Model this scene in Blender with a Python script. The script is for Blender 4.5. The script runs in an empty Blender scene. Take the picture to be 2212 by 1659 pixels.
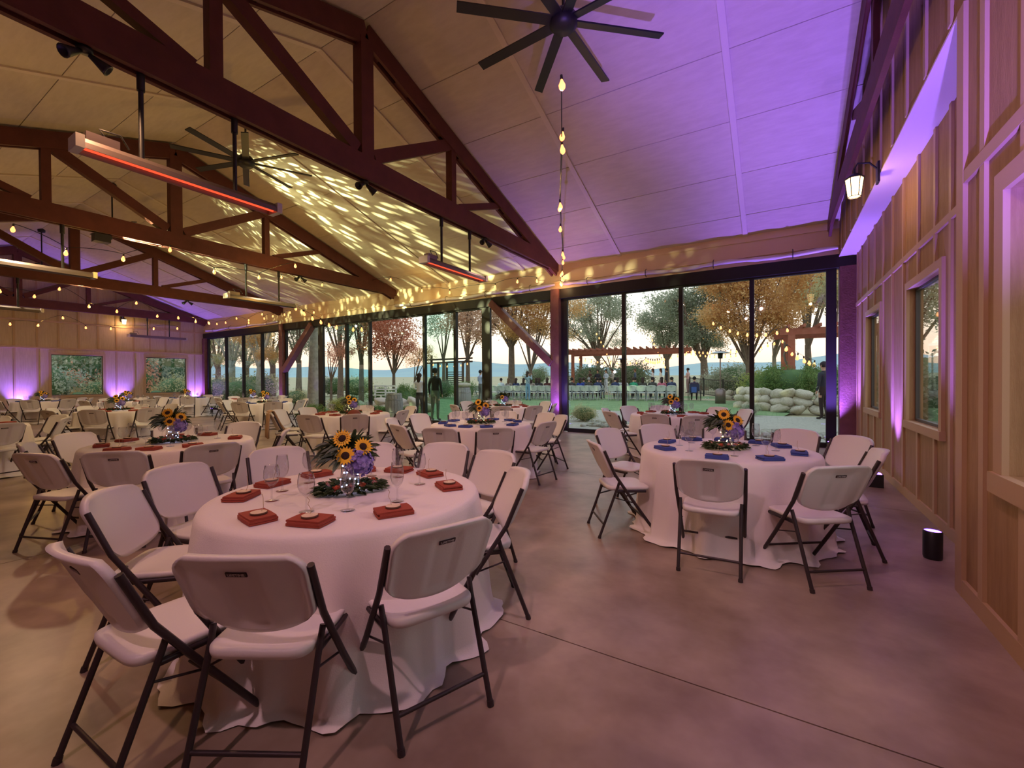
import bpy, bmesh, math, random
import numpy as np
from mathutils import Vector, Matrix
R = random.Random(7)
PI = math.pi
S = bpy.context.scene
col = S.collection
# ------------------------------------------------------------------ camera
EYE = 1.42
FPX = 940.0
yaw, pit, rol = math.radians(31.5), math.radians(-0.55), math.radians(-0.34)
fw = Vector((-math.sin(yaw)*math.cos(pit), math.cos(yaw)*math.cos(pit), math.sin(pit)))
rt = Vector((math.cos(yaw), math.sin(yaw), 0))
up = rt.cross(fw)
rt, up = rt*math.cos(rol)+up*math.sin(rol), up*math.cos(rol)-rt*math.sin(rol)
cd = bpy.data.cameras.new('camera')
cam = bpy.data.objects.new('camera', cd)
col.objects.link(cam)
cd.sensor_width = 36
cd.lens = FPX/2212*36
cd.clip_start = .05
cd.clip_end = 3000
cam.matrix_world = Matrix(((rt.x, up.x, -fw.x, 0), (rt.y, up.y, -fw.y, 0), (rt.z, up.z, -fw.z, EYE), (0, 0, 0, 1)))
S.camera = cam
S.view_settings.view_transform = 'Standard'
S.view_settings.look = 'None'
S.view_settings.exposure = 0.0
S.cycles.transparent_max_bounces = 14
S.cycles.max_bounces = 8
S.view_settings.gamma = 1
S.view_settings.use_curve_mapping = False
# ------------------------------------------------------------------ dusk sky
wd = bpy.data.worlds.new('dusk_sky')
S.world = wd
wd.use_nodes = True
nt = wd.node_tree
nt.nodes.clear()
tc = nt.nodes.new('ShaderNodeTexCoord')
sx = nt.nodes.new('ShaderNodeSeparateXYZ')
nt.links.new(tc.outputs['Generated'], sx.inputs[0])
cr = nt.nodes.new('ShaderNodeValToRGB')
e = cr.color_ramp.elements
e[0].position = 0.0
e[0].color = (.16, .14, .13, 1)
e[1].position = 1.0
e[1].color = (.38, .46, .54, 1)
for p, c in ((.49, (.30, .26, .24, 1)), (.502, (.86, .50, .36, 1)), (.53, (.88, .66, .50, 1)), (.575, (.74, .70, .63, 1)), (.66, (.56, .62, .63, 1)), (.80, (.42, .50, .56, 1))):
    q = e.new(p)
    q.color = c
mp = nt.nodes.new('ShaderNodeMapRange')
mp.inputs[1].default_value = -1
mp.inputs[2].default_value = 1
nt.links.new(sx.outputs[2], mp.inputs[0])
nt.links.new(mp.outputs[0], cr.inputs[0])
bg = nt.nodes.new('ShaderNodeBackground')
bg.inputs[1].default_value = 2.2
wo = nt.nodes.new('ShaderNodeOutputWorld')
nt.links.new(cr.outputs[0], bg.inputs[0])
nt.links.new(bg.outputs[0], wo.inputs[0])

# ------------------------------------------------------------------ lights
def lamp(name, typ, loc, energy, color, target=None, size=.1, angle=60, blend=.6, sy=None):
    l = bpy.data.lights.new(name, typ)
    l.energy = energy
    l.color = color
    if typ == 'AREA':
        l.size = size
        if sy:
            l.shape = 'RECTANGLE'
            l.size_y = sy
    else:
        l.shadow_soft_size = size
    if typ == 'SPOT':
        l.spot_size = math.radians(angle)
        l.spot_blend = blend
    o = bpy.data.objects.new(name, l)
    col.objects.link(o)
    o.location = loc
    if target is not None:
        d = Vector(target)-Vector(loc)
        o.rotation_euler = d.to_track_quat('-Z', 'Y').to_euler()
    return o
WARM = (1.0, .56, .28)
ROSE = (1.0, .54, .60)
PUR = (.24, .12, 1.0)
BLB = (1.0, .52, .22)
# beams of the twin spotlights on the trusses (one pair hangs behind the camera)
lamp('spotlight_beam', 'SPOT', (-1.3, -1.2, 4.2), 185, ROSE, (-2.0, 1.9, .5), .06, 95, .8)
lamp('spotlight_beam', 'SPOT', (-.6, 1.4, 4.25), 135, ROSE, (-.5, 4.4, .5), .06, 120, .8)
lamp('spotlight_beam', 'SPOT', (-5.0, 1.33, 4.15), 130, (1, .52, .27), (-4.2, 2.0, .3), .06, 130, .8)
lamp('spotlight_beam', 'SPOT', (-5.4, 4.36, 4.15), 190, (1, .72, .48), (-7.4, 5.6, .3), .06, 130, .8)
lamp('spotlight_beam', 'SPOT', (-5.0, 7.42, 4.15), 110, (1, .66, .56), (-3.2, 8.0, .3), .06, 130, .8)
lamp('spotlight_beam', 'SPOT', (-11.2, 2.0, 4.15), 135, (1, .68, .38), (-9.6, 3.0, .3), .06, 140, .8)
lamp('spotlight_beam', 'SPOT', (-11.6, 6.5, 4.15), 200, (1, .78, .52), (-13.6, 6.0, .3), .06, 140, .8)
lamp('spotlight_beam', 'SPOT', (-18.4, 3.0, 4.15), 200, (1, .76, .52), (-20.0, 5.0, .3), .06, 140, .8)
lamp('spotlight_beam', 'SPOT', (-18.0, 7.3, 4.15), 200, (1, .78, .55), (-16.6, 8.0, .3), .06, 140, .8)
# glow of the warm bulb strings, which lights the roof boards
for x, y, z, en in ((-.9, 1.9, 4.0, 9), (-1.62, 3.5, 3.95, 16), (-2.8, 6.0, 3.95, 16), (-4.2, 9.2, 3.9, 10), (-4.95, 10.55, 3.9, 7), (-8.6, 1.0, 3.9, 20), (-7.6, 4.4, 3.9, 22), (-10.5, 3.2, 3.7, 20),
        (-10.5, 6.4, 4.0, 22), (-9.5, 9.9, 4.1, 10), (-14, 3.4, 3.9, 28), (-14, 8.0, 4.4, 14), (-17.0, 4.4, 3.6, 18), (-17, 7.0, 3.6, 18), (-21, 4.3, 3.4, 26), (-21, 7.2, 3.4, 22), (-20.3, 10.0, 3.95, 9), (-23.5, 2, 3.6, 14)):
    lamp('bulb_glow', 'POINT', (x, y, z), en, BLB if x > -6 else (1, .56, .11), size=.04)
# ------------------------------------------------------------------ materials
MC = {}
def mat(name, c, rough=.6, metal=0, noise=0, nscale=8, c2=None, bump=0, bscale=40, emit=None, es=0, spec=.5, trans=0, coord='Object', stretch=None, sheen=0):
    if name in MC:
        return MC[name]
    m = bpy.data.materials.new(name)
    m.use_nodes = True
    n = m.node_tree
    b = n.nodes['Principled BSDF']
    b.inputs['Base Color'].default_value = (*c, 1)
    b.inputs['Roughness'].default_value = rough
    b.inputs['Metallic'].default_value = metal
    b.inputs['Specular IOR Level'].default_value = spec
    if trans:
        b.inputs['Transmission Weight'].default_value = trans
    if sheen:
        b.inputs['Sheen Weight'].default_value = sheen
    t = None
    if noise or bump or c2:
        t = n.nodes.new('ShaderNodeTexCoord')
        v = t.outputs[coord]
        if stretch:
            g = n.nodes.new('ShaderNodeMapping')
            g.inputs['Scale'].default_value = stretch
            n.links.new(v, g.inputs[0])
            v = g.outputs[0]
    if c2:
        x = n.nodes.new('ShaderNodeTexNoise')
        x.inputs['Scale'].default_value = nscale
        x.inputs['Detail'].default_value = 5
        x.inputs['Roughness'].default_value = .6
        n.links.new(v, x.inputs[0])
        r = n.nodes.new('ShaderNodeValToRGB')
        r.color_ramp.elements[0].position = .36
        r.color_ramp.elements[1].position = .66
        r.color_ramp.elements[0].color = (*c, 1)
        r.color_ramp.elements[1].color = (*c2, 1)
        n.links.new(x.outputs[0], r.inputs[0])
        n.links.new(r.outputs[0], b.inputs['Base Color'])
    if bump:
        x = n.nodes.new('ShaderNodeTexNoise')
        x.inputs['Scale'].default_value = bscale
        x.inputs['Detail'].default_value = 4
        n.links.new(v, x.inputs[0])
        k = n.nodes.new('ShaderNodeBump')
        k.inputs['Strength'].default_value = bump
        k.inputs['Distance'].default_value = .02
        n.links.new(x.outputs[0], k.inputs['Height'])
        n.links.new(k.outputs[0], b.inputs['Normal'])
    if emit:
        b.inputs['Emission Color'].default_value = (*emit, 1)
        b.inputs['Emission Strength'].default_value = es
    MC[name] = m
    return m
def glassmat(name, tint, refl=1.0):
    m = bpy.data.materials.new(name)
    m.use_nodes = True
    n = m.node_tree
    n.nodes.clear()
    a = n.nodes.new('ShaderNodeBsdfTransparent')
    a.inputs[0].default_value = (*tint, 1)
    g = n.nodes.new('ShaderNodeBsdfGlossy')
    g.inputs['Roughness'].default_value = .02
    f = n.nodes.new('ShaderNodeLayerWeight')
    f.inputs[0].default_value = .5
    w = n.nodes.new('ShaderNodeMath')
    w.operation = 'POWER'
    w.inputs[1].default_value = 5
    n.links.new(f.outputs['Facing'], w.inputs[0])
    k = n.nodes.new('ShaderNodeMath')
    k.operation = 'MULTIPLY_ADD'
    k.inputs[1].default_value = .9*refl
    k.inputs[2].default_value = .035*refl
    k.use_clamp = True
    x = n.nodes.new('ShaderNodeMixShader')
    o = n.nodes.new('ShaderNodeOutputMaterial')
    n.links.new(w.outputs[0], k.inputs[0])
    n.links.new(k.outputs[0], x.inputs[0])
    n.links.new(a.outputs[0], x.inputs[1])
    n.links.new(g.outputs[0], x.inputs[2])
    n.links.new(x.outputs[0], o.inputs[0])
    MC[name] = m
    return m
CONC = mat('stained_concrete', (.21, .145, .105), .34, c2=(.44, .34, .27), nscale=1.1, bump=.05, bscale=14)
BASE = mat('dark_slab_base', (.07, .055, .05), .8)
PLY = mat('painted_ceiling_board', (.56, .47, .35), .75, c2=(.62, .53, .40), nscale=3, bump=.05, bscale=30, stretch=(1, 4, 1))
BATT = mat('ceiling_batten_paint', (.66, .56, .44), .7)
TAN = mat('rough_tan_panel', (.30, .175, .075), .75, c2=(.38, .235, .11), nscale=5, bump=.25, bscale=45, stretch=(4, 4, .5))
TRIM = mat('tan_trim_paint', (.46, .31, .175), .6)
REDW = mat('oxide_red_timber', (.085, .018, .012), .7, c2=(.115, .026, .018), nscale=4, bump=.15, bscale=30)
DARK = mat('dark_bronze_frame', (.016, .013, .012), .55, spec=.3)
BLK = mat('black_metal', (.012, .012, .014), .45)
POSTM = mat('red_brown_post', (.16, .06, .055), .6, c2=(.21, .085, .075), nscale=6, bump=.3, bscale=30)
PAINT = mat('beige_soffit_paint', (.72, .54, .34), .6)
WHITE = mat('white_chair_plastic', (.74, .71, .69), .42, bump=.05, bscale=120)
TUBE = mat('dark_bronze_tube', (.045, .032, .035), .42, metal=.3)
CLOTH = mat('ivory_tablecloth', (.82, .77, .75), .85, bump=.12, bscale=150, sheen=.2)
RUST = mat('rust_napkin', (.34, .06, .035), .85, bump=.2, bscale=160)
BLUEN = mat('blue_napkin', (.055, .085, .32), .85, bump=.2, bscale=160)
GLS = glassmat('window_glass', (.97, .985, .98), .9)
GLS2 = glassmat('doubled_window_glass', (.80, .95, .90), 1.1)
WINE = glassmat('clear_stemware', (.96, .96, .97), 1.6)
GLV = glassmat('vase_glass', (.86, .90, .93), 1.6)
PLATE = mat('wood_slice_face', (.80, .66, .50), .6, c2=(.70, .55, .40), nscale=20)
BARK = mat('bark_edge', (.14, .07, .04), .8)
TWINE = mat('jute_string', (.55, .42, .28), .9)
LEAFG = mat('dark_green_leaf', (.035, .06, .022), .6, c2=(.07, .11, .035), nscale=12)
LEAFE = mat('eucalyptus_leaf', (.10, .14, .10), .6, c2=(.16, .20, .13), nscale=12)
PETAL = mat('sunflower_petal', (.90, .46, .015), .6, c2=(.95, .58, .03), nscale=14)
SEED = mat('sunflower_centre', (.035, .014, .008), .9, bump=.6, bscale=200)
HYDR = mat('violet_blue_floret', (.20, .15, .50), .7, c2=(.40, .33, .74), nscale=22)
ORNG = mat('orange_rose', (.62, .11, .025), .7, c2=(.40, .05, .03), nscale=20)
LEDW = mat('cool_fairy_light', (.8, .85, 1), .5, emit=(.55, .62, 1), es=14)
LEDY = mat('warm_fairy_light', (1, .8, .4), .5, emit=(1, .68, .25), es=14)
WIRE = mat('thin_copper_wire', (.25, .16, .12), .4, metal=.8)
BULB = mat('warm_string_bulb', (1, .6, .3), .3, emit=(1.0, .30, .09), es=3.2)
FILA = mat('bulb_filament', (1, .8, .5), .3, emit=(1.0, .78, .50), es=25)
STEEL = mat('brushed_heater_housing', (.22, .17, .16), .35, metal=.7)
HOT = mat('glowing_heater_tube', (.9, .12, .05), .5, emit=(1.0, .085, .03), es=1.25)
COOLT = mat('unlit_heater_tube', (.20, .17, .15), .4, metal=.5)
def lab(o, label=None, cat=None, group=None, kind=None):
    if label: o['label'] = label
    if cat: o['category'] = cat
    if group: o['group'] = group
    if kind: o['kind'] = kind
    return o
class MB:
    def __init__(s):
        s.v, s.f, s.m, s.sm = [], [], [], []
    def add(s, v, f, mi=0, sm=False):
        b = len(s.v)
        s.v += [tuple(p) for p in v]
        s.f += [tuple(i+b for i in q) for q in f]
        s.m += [mi]*len(f)
        s.sm += [sm]*len(f)
        return s
    def box(s, x0, y0, z0, x1, y1, z1, mi=0, M=None):
        v = [Vector(p) for p in ((x0, y0, z0), (x1, y0, z0), (x1, y1, z0), (x0, y1, z0), (x0, y0, z1), (x1, y0, z1), (x1, y1, z1), (x0, y1, z1))]
        if M is not None: v = [M @ p for p in v]
        return s.add(v, [(0, 3, 2, 1), (4, 5, 6, 7), (0, 1, 5, 4), (1, 2, 6, 5), (2, 3, 7, 6), (3, 0, 4, 7)], mi)
    def beam(s, a, b, w, h, upv=(0, 0, 1), mi=0):   # rectangular bar between two points, w across, h along upv
        a, b = Vector(a), Vector(b)
        d = (b-a).normalized()
        u = Vector(upv)
        x = d.cross(u).normalized()*w/2
        u = x.cross(d).normalized()*h/2
        v = [a-x-u, a+x-u, a+x+u, a-x+u, b-x-u, b+x-u, b+x+u, b-x+u]
        return s.add(v, [(0, 1, 2, 3), (4, 7, 6, 5), (0, 4, 5, 1), (1, 5, 6, 2), (2, 6, 7, 3), (3, 7, 4, 0)], mi)
    def tube(s, pts, r, n=8, mi=0, cap=True, sy=1):
        pts = [Vector(p) for p in pts]
        rr = r if isinstance(r, (list, tuple)) else [r]*len(pts)
        V, F = [], []
        pu = None
        for i, p in enumerate(pts):
            d = (pts[min(i+1, len(pts)-1)]-pts[max(i-1, 0)]).normalized()
            if pu is None:
                pu = Vector((0, 0, 1)) if abs(d.z) < .9 else Vector((0, 1, 0))
            x = d.cross(pu).normalized()
            pu = x.cross(d).normalized()
            for k in range(n):
                a = 2*PI*k/n
                V.append(p+x*math.cos(a)*rr[i]+pu*math.sin(a)*rr[i]*sy)
        for i in range(len(pts)-1):
            for k in range(n):
                k2 = (k+1) % n
                F.append((i*n+k, i*n+k2, (i+1)*n+k2, (i+1)*n+k))
        s.add(V, F, mi, True)
        if cap:
            s.add(V[:n], [tuple(range(n))], mi)
            s.add(V[-n:], [tuple(reversed(range(n)))], mi)
        return s
    def lathe(s, prof, n=16, c=(0, 0, 0), mi=0, M=None):
        V, F = [], []
        for r, z in prof:
            for k in range(n):
                a = 2*PI*k/n
                p = Vector((r*math.cos(a), r*math.sin(a), z))
                if M is not None: p = M @ p
                V.append(p+Vector(c))
        for i in range(len(prof)-1):
            for k in range(n):
                k2 = (k+1) % n
                F.append((i*n+k, i*n+k2, (i+1)*n+k2, (i+1)*n+k))
        return s.add(V, F, mi, True)
    def ball(s, c, r, n=10, m=6, mi=0, sc=(1, 1, 1), M=None):
        V, F = [], []
        for i in range(m+1):
            t = PI*i/m
            for k in range(n):
                a = 2*PI*k/n
                p = Vector((math.sin(t)*math.cos(a)*r*sc[0], math.sin(t)*math.sin(a)*r*sc[1], math.cos(t)*r*sc[2]))
                if M is not None: p = M @ p
                V.append(p+Vector(c))
        for i in range(m):
            for k in range(n):
                k2 = (k+1) % n
                F.append((i*n+k, (i+1)*n+k, (i+1)*n+k2, i*n+k2))
        return s.add(V, F, mi, True)
    def mesh(s, name, mats):
        me = bpy.data.meshes.new(name)
        me.from_pydata(s.v, [], s.f)
        for m in (mats if isinstance(mats, (list, tuple)) else [mats]): me.materials.append(m)
        me.polygons.foreach_set('material_index', s.m)
        me.polygons.foreach_set('use_smooth', s.sm)
        me.update()
        return me
    def build(s, name, mats, parent=None):
        o = bpy.data.objects.new(name, s.mesh(name, mats))
        col.objects.link(o)
        if parent is not None: o.parent = parent
        return o
def empty(name, loc=(0, 0, 0), rz=0, label=None, cat=None, group=None, kind=None):
    o = bpy.data.objects.new(name, None)
    o.empty_display_size = .1
    col.objects.link(o)
    o.location = loc
    o.rotation_euler = (0, 0, rz)
    return lab(o, label, cat, group, kind)
def inst(me, name, loc=(0, 0, 0), rot=(0, 0, 0), parent=None, sc=None):
    o = bpy.data.objects.new(name, me)
    col.objects.link(o)
    o.location = loc
    o.rotation_euler = rot
    if sc: o.scale = sc
    if parent is not None: o.parent = parent
    return o
def dup(o, loc=None, rz=None, label=None, group=None, parent=None):
    c = o.copy()
    col.objects.link(c)
    if parent is not None: c.parent = parent
    if loc is not None: c.location = loc
    if rz is not None: c.rotation_euler = (0, 0, rz)
    if label: c['label'] = label
    if group: c['group'] = group
    for ch in kids[o.name]:
        d = dup(ch, parent=c)
    return c
class Kids(dict):
    def __missing__(s, k):
        o = bpy.data.objects.get(k)
        v = list(o.children) if o else []
        s[k] = v
        return v
kids = Kids()
# ------------------------------------------------------------------ room shell
XR, XN, XL = 1.30, 1.03, -25.2      # far right wall, near right wall, left end wall
YG, YB, YK = 10.9, -2.2, 4.36       # glass wall, back wall, ridge
ZE, SL = 4.52, .333                 # ceiling at the eaves, slope
def zc(y): return ZE+SL*(YG-y) if y > YK else ZE+SL*(YG-YK)-SL*(YK-y)
# floor: base and sawn slabs
b = MB(); b.box(XL-.2, YB-.2, -.14, XR+.2, YG+.1, -.02)
fl = b.build('floor', BASE); lab(fl, 'stained concrete hall floor with sawn joints', 'floor', kind='structure')
xs = [XL-.2, -18.2, -11.4, -5.2, XR+.2]
ys = [YB-.2, 2.15, 6.13, YG+.1]
for i in range(4):
    for j in range(3):
        b = MB(); b.box(xs[i]+.004, ys[j]+.004, -.02, xs[i+1]-.004, ys[j+1]-.004, 0)
        b.build('floor_slab', CONC, fl)
# ceiling: two sloping decks, sheets and battens
b = MB()
b.add([(XL-.2, YG+.3, zc(YG)-.1+.09), (XR+.2, YG+.3, zc(YG)-.01), (XR+.2, YK, zc(YK)+.09), (XL-.2, YK, zc(YK)+.09), (XL-.2, YB-.3, zc(YB)-.01), (XR+.2, YB-.3, zc(YB)-.01),
       (XL-.2, YG+.3, zc(YG)+.2), (XR+.2, YG+.3, zc(YG)+.2), (XR+.2, YK, zc(YK)+.3), (XL-.2, YK, zc(YK)+.3), (XL-.2, YB-.3, zc(YB)+.2), (XR+.2, YB-.3, zc(YB)+.2)],
      [(0, 1, 2, 3), (3, 2, 5, 4), (6, 9, 8, 7), (9, 10, 11, 8), (0, 6, 7, 1), (4, 5, 11, 10), (1, 7, 8, 2), (2, 8, 11, 5), (0, 3, 9, 6), (3, 4, 10, 9)])
ce = b.build('ceiling', BASE); lab(ce, 'vaulted beige boarded ceiling', 'ceiling', kind='structure')
bx = [-.62-2.8*k for k in range(-1, 10)]
bx = sorted([x for x in bx if XL+.3 < x < XR]+[XL-.1, XR+.1])
th = math.atan(SL)
jy = 1.157
pc = {}
for side in (1, -1):
    ysq = [0]
    lim = YG+.1-YK if side > 0 else YK-YB+.1
    while ysq[-1]+jy < lim: ysq.append(ysq[-1]+jy)
    ysq.append(lim)
    for i in range(len(bx)-1):
        for j in range(len(ysq)-1):
            y0, y1 = ysq[j]+.006, ysq[j+1]-.006
            L = bx[i+1]-bx[i]-.01
            key = (round(L, 2), round(y1-y0, 2), side)
            if key not in pc:
                q = MB(); dz = -SL*(y1-y0)
                q.add([(0, 0, 0), (L, 0, 0), (L, side*(y1-y0), dz), (0, side*(y1-y0), dz), (0, 0, .06), (L, 0, .06), (L, side*(y1-y0), dz+.06), (0, side*(y1-y0), dz+.06)],
                      [(0, 1, 2, 3), (4, 7, 6, 5), (0, 4, 5, 1), (1, 5, 6, 2), (2, 6, 7, 3), (3, 7, 4, 0)])
                pc[key] = q.mesh('ceiling_sheet', PLY)
            inst(pc[key], 'ceiling_sheet', (bx[i]+.005, YK+side*y0, zc(YK)-SL*y0), parent=ce)
    for x in bx[1:-1]:
        q = MB(); q.beam((x, YK, zc(YK)-.012), (x, YK+side*lim, zc(YK)-SL*lim-.012), .09, .03, (0, 0, 1))
        q.build('ceiling_batten', BATT, ce)
def wall_rect(bm, axis, p, t, a0, a1, z0, z1, holes=()):
    cuts = sorted({a0, a1, *[h[0] for h in holes], *[h[1] for h in holes]})
    for i in range(len(cuts)-1):
        c0, c1 = cuts[i], cuts[i+1]
        hs = [h for h in holes if h[0] <= c0+1e-6 and h[1] >= c1-1e-6]
        segs = [(z0, z1)] if not hs else [(z0, hs[0][2]), (hs[0][3], z1)]
        for s0, s1 in segs:
            if s1-s0 < 1e-4: continue
            if axis == 'x': bm.box(min(p, p+t), c0, s0, max(p, p+t), c1, s1)
            else: bm.box(c0, min(p, p+t), s0, c1, max(p, p+t), s1)
def gable(bm, x, t, z0):
    x0, x1 = min(x, x+t), max(x, x+t)
    ya, yb = YB, YG
    v = [(x0, ya, z0), (x0, yb, z0), (x0, yb, zc(yb)+.03), (x0, YK, zc(YK)+.03), (x0, ya, zc(ya)+.03)]
    v += [(x1, p[1], p[2]) for p in v]
    bm.add(v, [(0, 1, 2, 3, 4), (9, 8, 7, 6, 5), (0, 5, 6, 1), (1, 6, 7, 2), (2, 7, 8, 3), (3, 8, 9, 4), (4, 9, 5, 0)])
def win(name, axis, p, dirn, a0, a1, z0, z1, label, glass, deep=0, tw=.085):
    # window with trim boards proud of the wall, sash and one pane
    e0 = empty(name, label=label, cat='window', kind='structure')
    def bx_(bm, d0, d1, u0, u1, w0, w1):
        A, B = sorted((p+dirn*d0, p+dirn*d1))
        if axis == 'x': bm.box(A, u0, w0, B, u1, w1)
        else: bm.box(u0, A, w0, u1, B, w1)
    for nm, u0, u1, w0, w1 in (('side_trim', a0-tw, a0, z0, z1), ('side_trim', a1, a1+tw, z0, z1), ('head_trim', a0-tw, a1+tw, z1, z1+tw), ('sill_board', a0-tw-.02, a1+tw+.02, z0-tw, z0)):
        q = MB(); bx_(q, 0, .028 if nm != 'sill_board' else .045, u0, u1, w0, w1); q.build(nm, TRIM, e0)
    q = MB()
    s = .028
    for u0, u1, w0, w1 in ((a0, a0+s, z0, z1), (a1-s, a1, z0, z1), (a0+s, a1-s, z1-s, z1), (a0+s, a1-s, z0, z0+s)): bx_(q, -.09-deep, -.05-deep, u0, u1, w0, w1)
    q.build('sash', mat('dark_window_sash', (.06, .055, .05), .5), e0)
    q = MB(); bx_(q, -.072-deep, -.066-deep, a0+s, a1-s, z0+s, z1-s); q.build('glass_pane', glass, e0)
    return e0
# right wall
HR = [(5.55, 6.75, .92, 2.44), (8.4, 9.55, .91, 2.46)]
HN = [(1.5, 3.30, .90, 2.40)]
b = MB()
wall_rect(b, 'x', XR, .12, 4.02, YG+.1, 0, 3.82, HR)
wall_rect(b, 'x', XN, .2, YB, 3.98, 0, 3.82, HN)
b.box(XN, 3.98, 0, XR+.12, 4.02, 3.82)
gable(b, XN, .2, 3.84)
b.box(XN+.2, 4.0, 3.84, XR+.12, YG, 3.96)
wr = b.build('wall_right', TAN); lab(wr, 'tan board and batten right side wall', 'wall', kind='structure')
def bat(parent, *a):
    q = MB(); q.box(*a); return q.build('batten', TRIM, parent)
q = MB(); q.box(XN-.012, 4.0, 3.82, XR, YG, 3.84); q.build('soffit_board', mat('lilac_white_soffit', (.72, .62, .55), .5), wr)
bat(wr, XR-.022, 4.02, 2.80, XR, YG-.1, 2.87)
for y in (4.12, 4.72, 5.28, 5.73, 6.33, 6.98, 7.58, 8.20, 8.85, 9.45, 10.1, 10.6):
    inw = [h for h in HR if h[0]-.08 < y < h[1]+.08]
    bat(wr, XR-.02, y-.03, 2.87, XR, y+.03, 3.82)
    if inw:
        bat(wr, XR-.02, y-.03, inw[0][3]+.085, XR, y+.03, 2.80)
        bat(wr, XR-.02, y-.03, .1, XR, y+.03, inw[0][2]-.085)
    else:
        bat(wr, XR-.02, y-.03, .1, XR, y+.03, 2.80)
bat(wr, XN-.022, YB, 2.66, XN, 3.9, 2.74)
bat(wr, XN-.024, 3.90, 0, XN, 4.02, 3.82)
for y in (-1.5, -.9, -.3, .3, .9, 1.45, 2.0, 2.6, 3.10, 3.61):
    bat(wr, XN-.02, y-.035, 2.74, XN, y+.035, 3.82)
    bat(wr, XN-.02, y-.035, .11, XN, y+.035, .80 if 1.4 < y < 3.4 else 2.66)
    if 1.4 < y < 3.4: bat(wr, XN-.02, y-.035, 2.49, XN, y+.035, 2.66)
y = -1.9
while y < YG:
    bat(wr, XN-.02, y-.03, 3.86, XN, y+.03, zc(y)-.02)
    y += .61
def baseb(name, *a):
    q = MB(); q.box(*a); o = q.build(name, TRIM); return lab(o, 'low tan baseboard along the foot of the wall', 'baseboard', kind='structure')
lab(baseb('baseboard_right', XR-.02, 4.02, 0, XR, YG-.15, .1), 'low tan baseboard of the recessed right wall')
lab(baseb('baseboard_near', XN-.022, YB, 0, XN, 3.9, .11), 'low tan baseboard of the near right wall')
win('window_1', 'x', XR, -1, *HR[1], 'small far window in the right wall beside the corner post', GLS)
win('window_2', 'x', XR, -1, *HR[0], 'middle window in the right wall with purple lit trim', GLS)
win('window_3', 'x', XN, -1, *HN[0], 'near window in the right wall with deep tan reveal', GLS, deep=.09, tw=.11)
# left end wall
HL = [(5.30, 6.89, .89, 2.57), (8.40, 10.03, .90, 2.58), (.2, 1.8, .89, 2.57)]
b = MB(); wall_rect(b, 'x', XL, -.15, YB, YG+.1, 0, 3.9, HL); gable(b, XL, -.15, 3.9)
LTAN = mat('pale_tan_panel', (.50, .38, .26), .75, c2=(.58, .45, .32), nscale=5, bump=.2, bscale=45, stretch=(4, 4, .5))
wl = b.build('wall_left', LTAN); lab(wl, 'tan board and batten end wall lit purple', 'wall', kind='structure')
bat(wl, XL, YB, 3.86, XL+.06, YG-.1, 3.93)
bat(wl, XL, YB, 2.78, XL+.10, YG-.1, 2.85)
y = -1.8
while y < YG-.2:
    bat(wl, XL, y-.03, 2.85, XL+.022, y+.03, 3.86)
    bat(wl, XL, y-.03, 3.93, XL+.022, y+.03, zc(y)-.02)
    if not any(h[0]-.1 < y < h[1]+.1 for h in HL): bat(wl, XL, y-.03, .1, XL+.022, y+.03, 2.78)
    y += .61
lab(baseb('baseboard_left', XL, YB, 0, XL+.02, YG-.15, .1), 'low tan baseboard of the far end wall')
win('window_4', 'x', XL, 1, *HL[0], 'left one of two picture windows in the far end wall', GLS)
win('window_5', 'x', XL, 1, *HL[1], 'picture window in the far end wall nearest the glass corner', GLS)
win('window_6', 'x', XL, 1, *HL[2], 'picture window of the far end wall beyond the view', GLS)
# back wall (behind the camera)
b = MB(); b.box(XL, YB-.15, 0, XN+.2, YB, zc(YB)+.03)
wb = b.build('wall_back', TAN); lab(wb, 'tan boarded wall opposite the glass side', 'wall', kind='structure')
# glass side: soffit boards, header, posts, braces, frames
sf = empty('wall_glass_side', label='glazed garden side with beige boards above the dark header', cat='wall', kind='structure')
q = MB(); q.box(XL, YG-.06, 3.88, XR, YG+.12, ZE+.06); q.build('soffit_board', PAINT, sf)
q = MB(); q.box(XL, YG-.10, 4.06, XR, YG-.06, 4.10); q.build('ledge_rail', PAINT, sf)
q = MB(); q.box(XL, YG-.08, 4.40, XR, YG-.06, 4.56); q.build('crown_board', PAINT, sf)
q = MB(); q.box(XL, YG-.12, 3.62, XR, YG+.12, 3.88); q.build('header_beam', DARK, sf)
for x, w in ((-5.2, .24), (-18.2, .24), (1.16, .26), (-25.05, .24)):
    q = MB()
    q.box(x-w/2, YG-.18, 0, x+w/2, YG+.10, 3.88 if x in (-5.2, -18.2) else 3.62)
    q.box(x-w/2-.03, YG-.2, 0, x+w/2+.03, YG+.12, .16)
    q.build('timber_post', POSTM, sf)
for xp, s in ((-5.2, -1), (-18.2, 1)):
    q = MB(); q.beam((xp+s*.12, YG-.08, 1.86), (xp+s*2.13, YG-.08, 3.72), .20, .24, (0, 1, 0)); q.build('knee_brace', POSTM, sf)
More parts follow.
